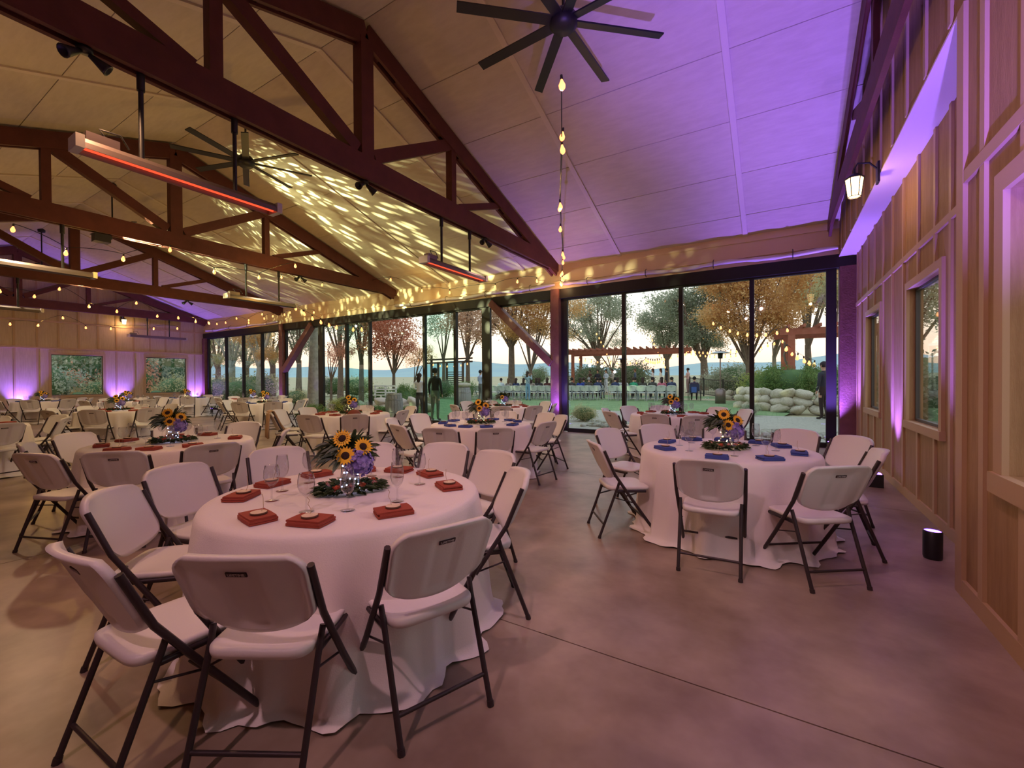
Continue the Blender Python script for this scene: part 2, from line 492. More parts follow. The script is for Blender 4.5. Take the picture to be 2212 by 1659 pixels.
def bay(name, x0, x1, muls, label, glasses, fw_=.075, z1=3.62, thick=None):
    w = empty(name, label=label, cat='window' if name[0] == 'w' else 'door', kind='structure')
    y0, y1 = YG-.05, YG+.05
    f = fw_ if thick is None else thick
    for nm, a in (('frame_stile', (x0, y0, .02, x0+f, y1, z1)), ('frame_stile', (x1-f, y0, .02, x1, y1, z1)), ('frame_rail', (x0+f, y0, z1-.04, x1-f, y1, z1)), ('frame_rail', (x0+f, y0, 0, x1-f, y1, .10))):
        q = MB(); q.box(*a); q.build(nm, DARK, w)
    ed = [x0+f]+list(muls)+[x1-f]
    for m_ in muls:
        q = MB(); q.box(m_-.045, y0-.01, .10, m_+.045, y1+.01, z1-.04); q.build('mullion', DARK, w)
    for i in range(len(ed)-1):
        a0 = ed[i]+(.045 if i else 0); a1 = ed[i+1]-(.045 if i < len(ed)-2 else 0)
        q = MB(); q.box(a0, YG-.004, .10, a1, YG+.004, z1-.04); q.build('glass_pane', glasses[i % len(glasses)], w)
    return w
bay('window_7', -5.06, .99, (-3.34, -1.97, -.50), 'four pane glass wall bay beside the right corner post', [GLS], thick=.17)
bay('window_8', -7.50, -5.32, (), 'braced single glass bay left of the purple post', [GLS])
bay('door_1', -15.70, -7.50, (-14.06, -12.77, -10.09, -8.77), 'wide sliding glass doors with dark bronze frames', [GLS, GLS2, GLS, GLS2, GLS], thick=.22)
bay('window_9', -18.07, -15.70, (), 'braced single glass bay beside the far purple post', [GLS])
bay('window_10', -24.92, -18.32, (-23.08, -21.5, -19.9), 'four pane glass bay nearest the far end wall', [GLS], thick=.12)
# rolled clear curtain tucked under the ledge
for x0, x1, lb in ((-5.0, 1.0, 'rolled translucent curtain strapped above the right glass bay'), (-11.3, -5.2, 'rolled translucent curtain strapped above the door header'), (-24.8, -18.4, 'rolled translucent curtain strapped above the far glass bay')):
    n = 34
    pts = [(x0+(x1-x0)*i/n, YG-.15+.012*math.sin(i*1.3), 3.985+.02*math.cos(2*PI*i/n*3)) for i in range(n+1)]
    q = MB(); q.tube(pts, [.045+.014*math.sin(i*2.1)*math.sin(i*.7) for i in range(n+1)], 8)
    o = q.build('rolled_curtain', mat('translucent_curtain', (.70, .62, .60), .35), None); lab(o, lb, 'curtain')
    for k in range(4):
        x = x0+(x1-x0)*(k+.5)/4
        q = MB(); q.tube([(x, YG-.11, 4.10), (x, YG-.215, 4.05), (x, YG-.215, 3.93), (x, YG-.13, 3.905)], .008, 6); q.build('strap', BLK, o)
# ------------------------------------------------------------------ roof trusses
def truss(X, label, single=False):
    t = empty('roof_truss', (X, 0, 0), label=label, cat='truss', group='red timber roof trusses')
    zb = 4.36
    def pair(name, a, b, h, upv=(0, 0, 1), off=.065, w=.055):
        q = MB()
        for s in (-1, 1):
            if single and s > 0: continue
            q.beam((s*off, *a), (s*off, *b), w, h, upv)
        if not single:
            a_, b_ = Vector((0, *a)), Vector((0, *b)); L = (b_-a_).length; n = max(2, int(L/.75))
            for i in range(n+1):
                c = a_.lerp(b_, min(.97, max(.03, i/n))); d = (b_-a_).normalized()*.14
                q.beam(c-d, c+d, .075, h*.8, upv)
        return q.build(name, REDW, t)
    ye = YG-.1; yb = YB+.08
    pair('bottom_chord', (yb, zb+.17), (ye, zb+.17), .34)
    zt = zc(YK)-.20
    pair('top_chord', (YK, zt), (ye-.05, zt-SL*(ye-YK-.05)), .30, off=.060, w=.048)
    pair('top_chord', (YK, zt), (yb+.05, zt-SL*(YK-yb-.05)), .30, off=.060, w=.048)
    def web(name, y0, z0, y1, z1, w=.15, h=.17):
        q = MB(); q.beam((0, y0, z0), (0, y1, z1), w if not single else .06, h, (0, 1, 0) if abs(z1-z0) > abs(y1-y0) else (0, 0, 1)); q.build(name, REDW, t)
    web('king_post', YK, zb+.3, YK, zt-.1, .18, .22)
    for s in (-1, 1):
        web('queen_post', YK+s*2.0, zb+.3, YK+s*2.0, zt-SL*2-.1, .14, .13)
        web('diagonal_web', YK+s*.15, zb+.4, YK+s*1.9, zt-SL*1.9-.12, .13, .19)
        web('diagonal_web', YK+s*2.2, zb+.34, YK+s*3.6, zt-SL*3.6-.1, .11, .12)
    return t
truss(-5.2, 'big red timber truss nearest the camera ending at the purple post')
truss(-11.4, 'second red truss back with its end above the sliding doors')
truss(-18.2, 'third red truss back ending at the far braced post')
truss(-24.85, 'farthest red truss standing against the end wall')
truss(.93, 'red half-truss fixed flat on the upper right wall', True)
# ------------------------------------------------------------------ folding chair
def solid_grid(bm, F, nu, nv, mi=0):       # F(u,v,side)->point ; closed shell from two grids
    V, Q = [], []
    for s in (0, 1):
        for j in range(nv+1):
            for i in range(nu+1):
                V.append(F(-1+2*i/nu, j/nv, s))
    o = (nu+1)*(nv+1)
    ix = lambda i, j, s: s*o+j*(nu+1)+i
    for j in range(nv):
        for i in range(nu):
            Q.append((ix(i, j, 0), ix(i+1, j, 0), ix(i+1, j+1, 0), ix(i, j+1, 0)))
            Q.append((ix(i, j, 1), ix(i, j+1, 1), ix(i+1, j+1, 1), ix(i+1, j, 1)))
    for i in range(nu):
        Q.append((ix(i, 0, 0), ix(i, 0, 1), ix(i+1, 0, 1), ix(i+1, 0, 0)))
        Q.append((ix(i, nv, 0), ix(i+1, nv, 0), ix(i+1, nv, 1), ix(i, nv, 1)))
    for j in range(nv):
        Q.append((ix(0, j, 0), ix(0, j+1, 0), ix(0, j+1, 1), ix(0, j, 1)))
        Q.append((ix(nu, j, 0), ix(nu, j, 1), ix(nu, j+1, 1), ix(nu, j+1, 0)))
    bm.add(V, Q, mi, True)
def backF(u, v, s):
    au = abs(u)
    hw = .232-.012*(1-v)-.055*max(0, (v-.72)/.28)**2.6 - .03*max(0, (.2-v)/.2)**2
    x = u*hw
    zt = .845-.012*u*u; zb = .535-.028*(1-u*u)+.02*au**6
    z = zb+(zt-zb)*v
    y = -.135-(z-.54)*.45-.038*(1-u*u)
    if s == 0: return (x, y+.0, z)          # front face
    rim = max(0, (v-.86)/.14)**.7*1.0 if v > .86 else 0
    rim = max(rim, ((au-.88)/.12)**1.0 if au > .88 else 0)
    rec = .011 if (au < .31-.06*(1-v) and v < .84 and v > .06) else 0
    return (x, y-.018-.018*min(1, rim)+rec*1.0, z)
def seatmesh():
    q = MB(); n = 32
    def out(a, k):
        c, s_ = math.cos(a), math.sin(a)
        e_ = .32
        x = math.copysign(abs(c)**e_, c)*.205; y = math.copysign(abs(s_)**e_, s_)*.195
        x *= 1-.07*(y < 0)*abs(y)/.195
        return x*k, y*k-.005
    rings = [(0.0001, .440), (.35, .441), (.65, .445), (.85, .452), (.95, .456), (1.0, .450), (1.005, .436), (.985, .420), (.93, .420), (.90, .432), (.3, .430), (.0001, .430)]
    V, F = [], []
    for k, z in rings:
        for i in range(n):
            x, y = out(2*PI*i/n+.01, k)
            zz = z-(.010*(y+.17)/.39 if z > .44 else 0)
            V.append((x, y, zz+(.012 if False else 0)))
    for r in range(len(rings)-1):
        for i in range(n):
            j = (i+1) % n
            F.append((r*n+i, r*n+j, (r+1)*n+j, (r+1)*n+i))
    q.add(V, F, 0, True)
    return q
def text_mesh(txt, size, m, ext=.0006):
    c = bpy.data.curves.new('lettering', 'FONT'); c.body = txt; c.size = size; c.extrude = ext
    c.align_x = 'CENTER'; c.align_y = 'CENTER'; c.resolution_u = 2
    o = bpy.data.objects.new('tmp', c); col.objects.link(o)
    bpy.context.view_layer.update()
    me = bpy.data.meshes.new_from_object(o.evaluated_get(bpy.context.evaluated_depsgraph_get()))
    bpy.data.objects.remove(o); me.materials.clear(); me.materials.append(m); me.name = 'lettering'
    return me
LETM = mat('pale_lettering', (.62, .58, .58), .5)
lett = text_mesh('LIFETIME', .0155, LETM)
def make_chair(white=WHITE, tube=TUBE, loc=(0, 0, 0)):
    r = empty('folding_chair', loc, cat='chair')
    q = MB(); solid_grid(q, backF, 26, 18); bk = q.build('backrest', white, r)
    seatmesh().build('seat', white, r)
    q = MB(); q.box(-.036, -.003, -.009, .036, .003, .009, 0, Matrix.Translation((0, -.283, .766)) @ Matrix.Rotation(.4223, 4, 'X')); q.build('label_plate', mat('dark_label_plate', (.04, .02, .025), .4), bk)
    o = inst(lett, 'lettering', (0, -.2863, .7645), (PI/2+.4223, 0, 0), bk)
    for s in (-1, 1):
        q = MB(); q.tube([(s*.236, -.245, .785), (s*.235, -.150, .57), (s*.228, .030, .31), (s*.228, .245, .01)], .0135, 8); q.tube([(s*.2281, .241, .022), (s*.2282, .249, 0)], .0165, 8); q.build('leg', tube, r)
        q = MB(); q.tube([(s*.212, -.105, .50), (s*.208, -.120, .45), (s*.205, -.285, .01)], .0125, 8); q.tube([(s*.205, -.281, .022), (s*.205, -.287, 0)], .0155, 8); q.build('leg', tube, r)
        q = MB(); q.tube([(s*.205, -.13, .415), (s*.205, .14, .412)], .010, 6, sy=1.3); q.tube([(s*.207, -.150, .36), (s*.214, .03, .31)], .005, 6); q.build('seat_rail', tube, r)
    q = MB(); q.tube([(-.203, -.243, .12), (.203, -.243, .12)], .009, 8); q.build('stretcher', tube, r)
    q = MB(); q.tube([(-.227, .133, .165), (.227, .133, .165)], .009, 8); q.build('stretcher', tube, r)
    return r
chair0 = make_chair()
used = [False]
def place_chair(x, y, rz, label, group, z=0, src=None):
    if src is None:
        if not used[0]:
            used[0] = True
            c = chair0
        else: c = dup(chair0)
    else: c = dup(src)
    c.location = (x, y, z); c.rotation_euler = (0, 0, rz)
    c['label'] = label; c['group'] = group; c['category'] = 'chair'
    return c
# ------------------------------------------------------------------ tables and table cloths
def cloth_mesh(seed, Rt=.76):
    rr = random.Random(seed); q = MB(); n = 120
    ph = [rr.uniform(0, 6.28) for _ in range(5)]
    prof = [(0, .752), (.3, .752), (.6, .7525), (.93, .7525), (.985, .750), (1.0, .738), (1.012, .715), (1.02, .62), (1.03, .48), (1.035, .32), (1.04, .16), (1.05, .05), (1.065, .014), (1.13, .006)]
    V, F = [], []
    for k, (r, z) in enumerate(prof):
        t = max(0, (.715-z)/.715)
        for i in range(n):
            a = 2*PI*i/n
            w = .55*math.sin(13*a+ph[0]+.5*math.sin(2*a+ph[4]))+.3*math.sin(21*a+ph[1])+.25*math.sin(5*a+ph[2])+.2*math.sin(34*a+ph[3])
            w = math.copysign(abs(w)**.8, w)
            rad = Rt*r*(1+(.072*t**.55)*w*(1 if r > 1 else 0))+.02*t
            zz = z
            if z < .02: rad += .02*math.sin(7*a+ph[2])*(.5+.5*math.sin(3*a+ph[1])); zz = z+.006*(1+math.sin(19*a+ph[3]))
            V.append((rad*math.cos(a), rad*math.sin(a), zz))
    V.append((0, 0, .752)); c = len(V)-1
    for k in range(1, len(prof)-1):
        for i in range(n):
            j = (i+1) % n
            F.append((k*n+i, (k+1)*n+i, (k+1)*n+j, k*n+j))
    for i in range(n): F.append((c, n+i, n+(i+1) % n))
    q.add(V, F, 0, True)
    return q.mesh('tablecloth', CLOTH)
cloths = [cloth_mesh(s) for s in (3, 8, 21)]
def make_table():
    r = empty('round_table', cat='table')
    q = MB(); q.lathe([(0, .745), (.75, .745), (.755, .735), (.75, .722), (0, .722)], 40); q.build('tabletop', mat('grey_table_plastic', (.5, .5, .5), .6), r)
    for a in (45, 135, 225, 315):
        a = math.radians(a); q = MB(); q.tube([(.50*math.cos(a), .50*math.sin(a), .722), (.56*math.cos(a), .56*math.sin(a), 0)], .014, 8); q.build('leg', TUBE, r)
    return r
table0 = make_table(); tused = [False]
# place setting pieces
def napkin_mesh(m):
    q = MB()
    for k, (w, d, z0, z1, ox) in enumerate(((.088, .062, 0, .010, 0), (.084, .064, .010, .019, .004), (.086, .058, .019, .027, -.003))):
        n = 10; V = []; 
        for s, z in ((0, z0), (1, z1)):
            for (x, y) in ((-w, -d), (0, -d*1.03), (w, -d*.97), (w*1.03, 0), (w*.98, d), (0, d*1.02), (-w*.99, d*.98), (-w*1.02, 0)):
                V.append((x+ox, y, z+.002*math.sin(x*60+k)*s))
        q.add(V, [tuple(range(7, -1, -1)), tuple(range(8, 16))]+[(i, (i+1) % 8, 8+(i+1) % 8, 8+i) for i in range(8)])
    return q.mesh('napkin', m)
NAPM = {'rust': napkin_mesh(RUST), 'blue': napkin_mesh(BLUEN)}
def make_favor():
    q = MB(); q.lathe([(.0001, 0), (.036, 0), (.038, .003), (.038, .008), (.036, .010)], 20, mi=1); q.lathe([(.036, .010), (.0001, .0102)], 20)
    o = q.build('wood_slice', [PLATE, BARK]); o['category'] = 'place tag'
    q = MB(); q.tube([(0, .012, .010), (.004, .02, .03), (-.010, .022, .055), (-.002, .02, .075), (-.014, .018, .09)], .0014, 5); q.build('string_loop', TWINE, o)
    return o
favor0 = make_favor(); fav_used = [0]
def glass_mesh(h=.20, bowl=.041):
    q = MB()
    q.lathe([(.0001, .003), (.034, .002), (.036, .004), (.012, .007), (.0045, .014), (.0045, .075), (.012, .083), (bowl*.8, .105), (bowl, .135), (bowl*.97, .17), (bowl*.80, h), (bowl*.77, h), (bowl*.93, .17), (bowl*.96, .135), (bowl*.75, .108), (.008, .088), (.0001, .086)], 18)
    return q.mesh('water_goblet', WINE)
GOB = glass_mesh(); GOB2 = glass_mesh(.22, .036)
# flowers
def sunflower(r=.058):
    q = MB()
    for ring, (nn, r0, dz) in enumerate(((18, 1.0, 0), (16, .86, .006))):
        for k in range(nn):
            a = 2*PI*(k+.5*ring)/nn; c, s_ = math.cos(a), math.sin(a)
            w = .0095; L = r*r0*(.93+.14*R.random())
            P = [(.018, 0), (.6*L, w), (L, 0), (.6*L, -w)]
            q.add([(p*c-t*s_, p*s_+t*c, dz+.004+(.010 if i == 2 else .002)*(1-ring)) for i, (p, t) in enumerate(P)], [(0, 1, 2, 3)])
    return q.mesh('petals', PETAL)
PETM = sunflower()
qq = MB(); qq.lathe([(.022, .002), (.023, .010), (.014, .016), (.0001, .014)], 14); SEEDM = qq.mesh('seed_head', SEED)
def blob_florets(r, n, m, seed, nm):
    rr = random.Random(seed); q = MB()
    q.ball((0, 0, 0), r*.82, 12, 8)
    for i in range(n):
        z = rr.uniform(-.8, 1); a = rr.uniform(0, 2*PI); s_ = math.sqrt(max(0, 1-z*z))
        d = Vector((s_*math.cos(a), s_*math.sin(a), z)); c = d*r*rr.uniform(.88, 1.06)
        t = d.orthogonal().normalized(); b_ = d.cross(t); ang = rr.uniform(0, PI)
        t, b_ = t*math.cos(ang)+b_*math.sin(ang), b_*math.cos(ang)-t*math.sin(ang)
        w = r*.17
        for u, v in ((t, b_), (-t, b_), (t, -b_), (-t, -b_)):
            q.add([c, c+u*w+d*.002, c+(u+v)*w*.8+d*.005, c+v*w+d*.002], [(0, 1, 2, 3)])
    return q.mesh(nm, m)
HYM = blob_florets(.062, 170, HYDR, 5, 'hydrangea')
ROSEM = [blob_florets(.020, 26, ORNG, 9, 'small_rose'), blob_florets(.017, 22, mat('dusty_pink_rose', (.55, .24, .22), .7), 11, 'small_rose')]
def leaves(n, fn, m, seed, L=(.05, .09), W=.012, nm='foliage'):
    rr = random.Random(seed); q = MB()
    for i in range(n):
        p, d = fn(rr); d = Vector(d).normalized(); p = Vector(p)
        l = rr.uniform(*L); w = W*rr.uniform(.7, 1.3); s_ = d.cross(Vector((rr.uniform(-1, 1), rr.uniform(-1, 1), 1.2))).normalized()
        nrm = s_.cross(d)*w*.35; drop = Vector((0, 0, -l*.18))
        q.add([p, p+d*l*.35+s_*w+nrm, p+d*l*.75+s_*w*.7+nrm*.5+drop*.4, p+d*l+drop, p+d*l*.75-s_*w*.7+nrm*.5+drop*.4, p+d*l*.35-s_*w+nrm], [(0, 1, 2, 3), (0, 3, 4, 5)])
    return q.mesh(nm, m)
def bouquet_leaf(rr):
    a = rr.uniform(0, 2*PI); z = rr.uniform(-.5, 1); s_ = math.sqrt(1-z*z)
    d = (s_*math.cos(a), s_*math.sin(a), z*.75); k = rr.uniform(.02, .105)
    return (d[0]*k, d[1]*k*.8+.035, .235+d[2]*k*1.1), (d[0], d[1], d[2]+.1)
def side_leaf(rr):
    a = rr.uniform(2.4, 4.2); k = rr.uniform(.07, .12)
    return (math.cos(a)*k, math.sin(a)*k, .24+rr.uniform(-.03, .05)), (math.cos(a), math.sin(a), rr.uniform(-.5, .15))
def wreath_leaf(rr):
    a = rr.uniform(0, 2*PI); k = rr.uniform(.07, .145)*(1+.35*math.cos(a)**2)
    return (math.cos(a)*k, math.sin(a)*k*.8, rr.uniform(.008, .045)), (math.cos(a)+rr.uniform(-.8, .8), math.sin(a)+rr.uniform(-.8, .8), rr.uniform(-.05, .35))
LM1 = leaves(230, bouquet_leaf, LEAFG, 1, (.05, .10), .016)
LM2 = leaves(60, side_leaf, LEAFE, 2, (.07, .12), .014, 'eucalyptus_sprig')
LM3 = leaves(460, wreath_leaf, LEAFG, 3, (.03, .065), .011, 'greenery')
q_ = MB(); q_.lathe([(.0001, .004), (.052, .004), (.062, .02), (.064, .05), (.045, .10), (.034, .13), (.040, .175), (.037, .175), (.031, .13), (.042, .10), (.061, .05), (.058, .022), (.0001, .010)], 20)
VASEM = q_.mesh('vase', GLV)
def fairy_mesh(m, seed):
    rr = random.Random(seed); q = MB(); pts = []
    for i in range(26):
        a = i*.9; z = .015+.15*i/26; k = .048 if z < .08 else .036
        p = (k*math.cos(a)*1.2, k*math.sin(a)*1.2, z); pts.append(p)
        if i % 2 == 0: q.ball(p, .0048, 6, 4, 1)
    q.tube(pts, .0008, 4, 0)
    pts = []
    for i in range(20):
        a = i*2*PI/19; k = .11+.03*math.sin(i*1.7)
        p = (k*math.cos(a)*1.2, k*math.sin(a)*.8, .035+.015*math.sin(i*2.3)); pts.append(p)
        if i % 5 == 0: q.ball(p, .0045, 6, 4, 1)
    q.tube(pts, .0008, 4, 0)
    return q.mesh('fairy_lights', [WIRE, m])
FAIRY = {'cool': fairy_mesh(LEDW, 3), 'warm': fairy_mesh(LEDY, 3)}
def centrepiece(x, y, z, rz, kind, tname, nsun=3, hy=1):
    e0 = empty('flower_arrangement', (x, y, z), rz, 'sunflower and hydrangea bouquet on the '+tname, 'flowers', 'table bouquets')
    inst(VASEM, 'vase', parent=e0)
    lab(inst(FAIRY[kind], 'fairy_lights', parent=e0), kind='stuff')
    lab(inst(LM1, 'foliage', parent=e0), kind='stuff'); lab(inst(LM2, 'eucalyptus_sprig', parent=e0), kind='stuff')
    pos = [((-.045, -.125, .235), (-.15, -1, .35)), ((.055, -.10, .275), (.2, -.9, .5)), ((-.05, -.06, .325), (-.4, -.8, .5))][:nsun]
    for p, d in pos:
        o = inst(PETM, 'sunflower', p, Vector(d).to_track_quat('Z', 'Y').to_euler(), e0)
        inst(SEEDM, 'seed_head', (0, 0, 0), (0, 0, 0), o)
    if hy: inst(HYM, 'hydrangea', (.035, -.09, .185), (.3, .4, 0), e0, (1.3, 1.3, 1.25))
    w = empty('greenery_wreath', (x, y, z), rz, 'leafy wreath around the vase on the '+tname, 'wreath', 'table wreaths')
    lab(inst(LM3, 'greenery', parent=w), kind='stuff')
    for k, (a, rr_) in enumerate(((-2.3, .13), (-1.7, .10), (-1.0, .11), (-.4, .14), (.3, .15), (2.9, .13))):
        inst(ROSEM[k % 2], 'small_rose', (rr_*math.cos(a), rr_*math.sin(a)*.8, .045), (0, 0, k), w)
    return e0
T = {
 'F': ((-2.2, 1.72), 'nearest rust-napkin table', 'rust', 'cool', [(-2.07, .5), (-1.55, .78), (-1.15, 1.38), (-1.40, 2.36), (-1.96, 2.93), (-2.62, 3.08), (-3.2, 2.76), (-3.72, 2.16), (-3.56, 1.36), (-3.05, .86)]),
 'B': ((-.43, 4.58), 'blue-napkin table by right wall', 'blue', 'warm', [(-.45, 3.4), (.36, 3.61), (.68, 4.5), (.62, 5.45), (.19, 5.85), (-.6, 5.99), (-1.33, 5.67), (-1.72, 4.92), (-1.48, 3.89)]),
 'K': ((-1.71, 8.6), 'rust-napkin table before right glass bay', 'rust', 'cool', [(-2.59, 7.6), (-2.77, 9.32), (-1.77, 7.43), (-2.23, 9.82), (-1.05, 9.75), (-.52, 9.31), (-1.1, 7.42), (-2.95, 8.35)]),
 'M': ((-3.9, 5.45), 'blue-napkin table before purple post', 'blue', 'warm', [(-3.57, 4.07), (-2.94, 4.41), (-2.72, 5.39), (-3.02, 6.47), (-3.47, 6.8), (-5.31, 5.58), (-5.01, 6.33), (-4.29, 6.81), (-4.25, 4.08), (-5.09, 4.72)]),
 'L': ((-5.72, 2.14), 'left rust-napkin table', 'rust', 'cool', [(-5.25, 1.0), (-6.2, 1.14), (-6.89, 1.63), (-4.78, 1.38), (-4.55, 2.05), (-6.5, 3.3), (-5.15, 3.08), (-6.9, 2.62)]),
 'S': ((-7.45, 5.85), 'table with handbag before sliding doors', 'rust', 'warm', [(-6.9, 4.55), (-6.3, 5.05), (-8.87, 5.84), (-8.73, 5.1), (-8.0, 4.52), (-6.26, 6.12), (-7.03, 7.15), (-8.3, 6.9)]),
 'T': ((-5.9, 9.2), 'rust-napkin table beneath the knee brace', 'rust', 'cool', [(-4.66, 8.55), (-4.62, 9.5), (-6.34, 10.45), (-6.97, 10.12), (-7.29, 9.5), (-5.19, 8.02), (-6.6, 8.1), (-5.3, 10.4)]),
}
def ring(c, n, a0, r=1.22): return [(c[0]+r*math.cos(a0+2*PI*k/n)+R.uniform(-.06, .06), c[1]+r*math.sin(a0+2*PI*k/n)+R.uniform(-.06, .06)) for k in range(n)]
for k, c, nm, nc, kd, a0 in (('G', (-13.3, 3.9), 'left mid-room table with glowing vase', 'rust', 'cool', -.6), ('H', (-19.3, 5.9), 'far table beneath the wall lantern', 'rust', 'cool', .2), ('I', (-20.9, 8.3), 'far table before the right end window', 'blue', 'warm', .5),
        ('J', (-17.2, 9.0), 'far table before the glass corner bay', 'rust', 'cool', .1), ('N', (-13.6, 7.5), 'far table left of the door post', 'blue', 'warm', -.3), ('O', (-22.5, 4.5), 'farthest table at the left end wall', 'blue', 'cool', .4), ('P', (-10.6, 1.2), 'left-edge table beyond left rust table', 'rust', 'cool', .3)):
    T[k] = (c, nm, nc, kd, ring(c, 8, a0))
ordn = ['nearest', 'second', 'third', 'fourth', 'fifth', 'sixth', 'seventh', 'eighth', 'ninth', 'tenth', 'eleventh']
NEAR = 'FBLMKST'
for key, (c, nm, nc, kd, chs) in T.items():
    if not tused[0]: t = table0; tused[0] = True
    else: t = dup(table0)
    t.location = (*c, 0); lab(t, 'round folding table hidden under white cloth, '+nm, 'table', 'round banquet tables')
    cl = inst(cloths[ord(key) % 3], 'tablecloth', (*c, 0), (0, 0, ord(key)*1.3)); lab(cl, 'ivory floor-length cloth over the '+nm, 'tablecloth', 'ivory tablecloths')
    tz = .755
    centrepiece(c[0], c[1], tz, math.atan2(-c[1], -c[0])+PI/2+(.15 if key != 'B' else .5), kd, nm, 3 if key != 'T' else 1)
    # chairs in clockwise order from the one nearest the camera
    def ang(p): return math.atan2(p[1]-c[1], p[0]-c[0])
    n0 = min(range(len(chs)), key=lambda i: math.hypot(*chs[i])); A0 = ang(chs[n0])
    order = sorted(chs, key=lambda p: (A0-ang(p)+1e-6) % (2*PI))
    for i, p in enumerate(order):
        d = Vector((c[0]-p[0], c[1]-p[1])).normalized()
        jit = R.uniform(-.10, .10)
        rz = math.atan2(d.y, d.x)-PI/2+jit
        cx, cy = p[0]+d.x*.275, p[1]+d.y*.275
        w_ = 'nearest one' if i == 0 else ordn[i]+' clockwise from nearest'
        place_chair(cx, cy, rz, 'white folding chair at %s, %s' % (nm, w_), 'white folding chairs at the tables')
        # setting in front of the chair
        rr_ = .585; nx, ny = c[0]-d.x*rr_, c[1]-d.y*rr_
        who = 'before the nearest chair' if i == 0 else 'before the %s chair clockwise' % ordn[i]
        o = inst(NAPM[nc], 'napkin', (nx, ny, tz), (0, 0, rz+R.uniform(-.25, .25)))
        lab(o, 'folded %s napkin %s, %s' % (nc, who, nm), 'napkin', nc+' napkins')
        if key in NEAR:
            if fav_used[0] == 0: f = favor0; fav_used[0] = 1
            else: f = dup(favor0)
            f.location = (nx+R.uniform(-.01, .01), ny+R.uniform(-.01, .01), tz+.029); f.rotation_euler = (0, 0, rz+R.uniform(-.5, .5))
            lab(f, 'wood slice tag %s, %s' % (who, nm), 'place tag', 'wood slice place tags')
        s_ = Vector((d.y, -d.x))
        g = c[0]-d.x*.40+s_.x*.11, c[1]-d.y*.40+s_.y*.11
        o = inst(GOB if i % 3 else GOB2, 'water_goblet', (*g, tz-.001)); lab(o, 'clear stemmed goblet %s, %s' % (who, nm), 'glass', 'clear goblets')
# things left on chairs and tables
def drape(name, x, y, rz, m, label, cat):
    q = MB(); n = 14; V = []; F = []
    prof = [(.19, .52), (.11, .66), (.05, .78), (.012, .862), (-.01, .872), (-.045, .860), (-.06, .72), (-.065, .56), (-.07, .38)]
    for (yy, z) in prof:
        for i in range(n+1):
            u = -.17+.34*i/n
            V.append((u+.01*math.sin(z*20+i), yy-.262+.015*math.sin(i*1.4+z*9), z))
    for j in range(len(prof)-1):
        for i in range(n): F.append((j*(n+1)+i, j*(n+1)+i+1, (j+1)*(n+1)+i+1, (j+1)*(n+1)+i))
    q.add(V, F, 0, True)
    o = q.build(name, m); md = o.modifiers.new('thick', 'SOLIDIFY'); md.thickness = .012
    o.location = (x, y, 0); o.rotation_euler = (0, 0, rz); return lab(o, label, cat)
d = (Vector((-7.45, 5.85))-Vector((-8.0, 4.52))).normalized()
drape('jacket', -8.0+d.x*.275, 4.52+d.y*.275, math.atan2(d.y, d.x)-PI/2, mat('camel_jacket', (.48, .32, .20), .9), 'camel jacket draped over a chair back at the handbag table', 'jacket')
# handbag
hb = empty('handbag', (-6.93, 5.52, .755), .6, 'rust leather handbag with long strap lying on the table edge', 'handbag')
q = MB(); solid_grid(q, lambda u, v, s: (u*.14*(1-.25*v), (s-.5)*.10*(1-.6*v)*(1-.5*u*u), .002+.11*v*(1-.35*u*u)), 12, 6); q.build('bag_body', mat('rust_leather', (.20, .045, .025), .5), hb)
q = MB(); q.tube([(-.11, 0, .05), (-.16, -.12, .02), (-.18, -.20, -.05), (-.16, -.24, -.34), (-.09, -.25, -.52), (-.03, -.24, -.34), (.02, -.20, -.05), (.06, -.12, .02), (.10, 0, .05)], .005, 6); q.build('strap', mat('dark_strap', (.08, .03, .02), .6), hb)
# ------------------------------------------------------------------ ceiling fixtures
def fan(x, y, z, rz, label, R_=1.12, dz=1.3):
    e0 = empty('ceiling_fan', (x, y, z), rz, label, 'ceiling fan', 'black eight-blade ceiling fans')
    q = MB(); q.tube([(0, 0, .05), (0, 0, zc(y)-z-.04)], .018, 8); q.build('down_rod', BLK, e0)
    q = MB(); q.lathe([(.0001, zc(y)-z-.12), (.09, zc(y)-z-.11), (.10, zc(y)-z-.03), (.10, zc(y)-z)], 16); q.build('canopy', BLK, e0)
    q = MB(); q.lathe([(.0001, -.10), (.10, -.09), (.15, -.04), (.15, .04), (.10, .10), (.0001, .11)], 20); q.build('motor_hub', BLK, e0)
    for k in range(8):
        a = 2*PI*k/8; c_, s_ = math.cos(a), math.sin(a)
        q = MB(); Mx = Matrix.Rotation(a, 4, 'Z') @ Matrix.Rotation(.22, 4, 'X')
        q.box(.12, -.055, -.008, R_, .055, .008, 0, Mx); q.build('blade', BLK, e0)
fan(-1.99, YK, 5.30, -.06, 'large black eight-blade fan hanging nearest the camera', 1.15)
fan(-8.45, YK, 5.50, .30, 'black eight-blade fan beyond the nearest truss')
fan(-15.1, YK, 5.5, .1, 'black eight-blade fan beyond the second truss')
fan(-21.6, YK, 5.3, .5, 'black eight-blade fan near the far end wall')
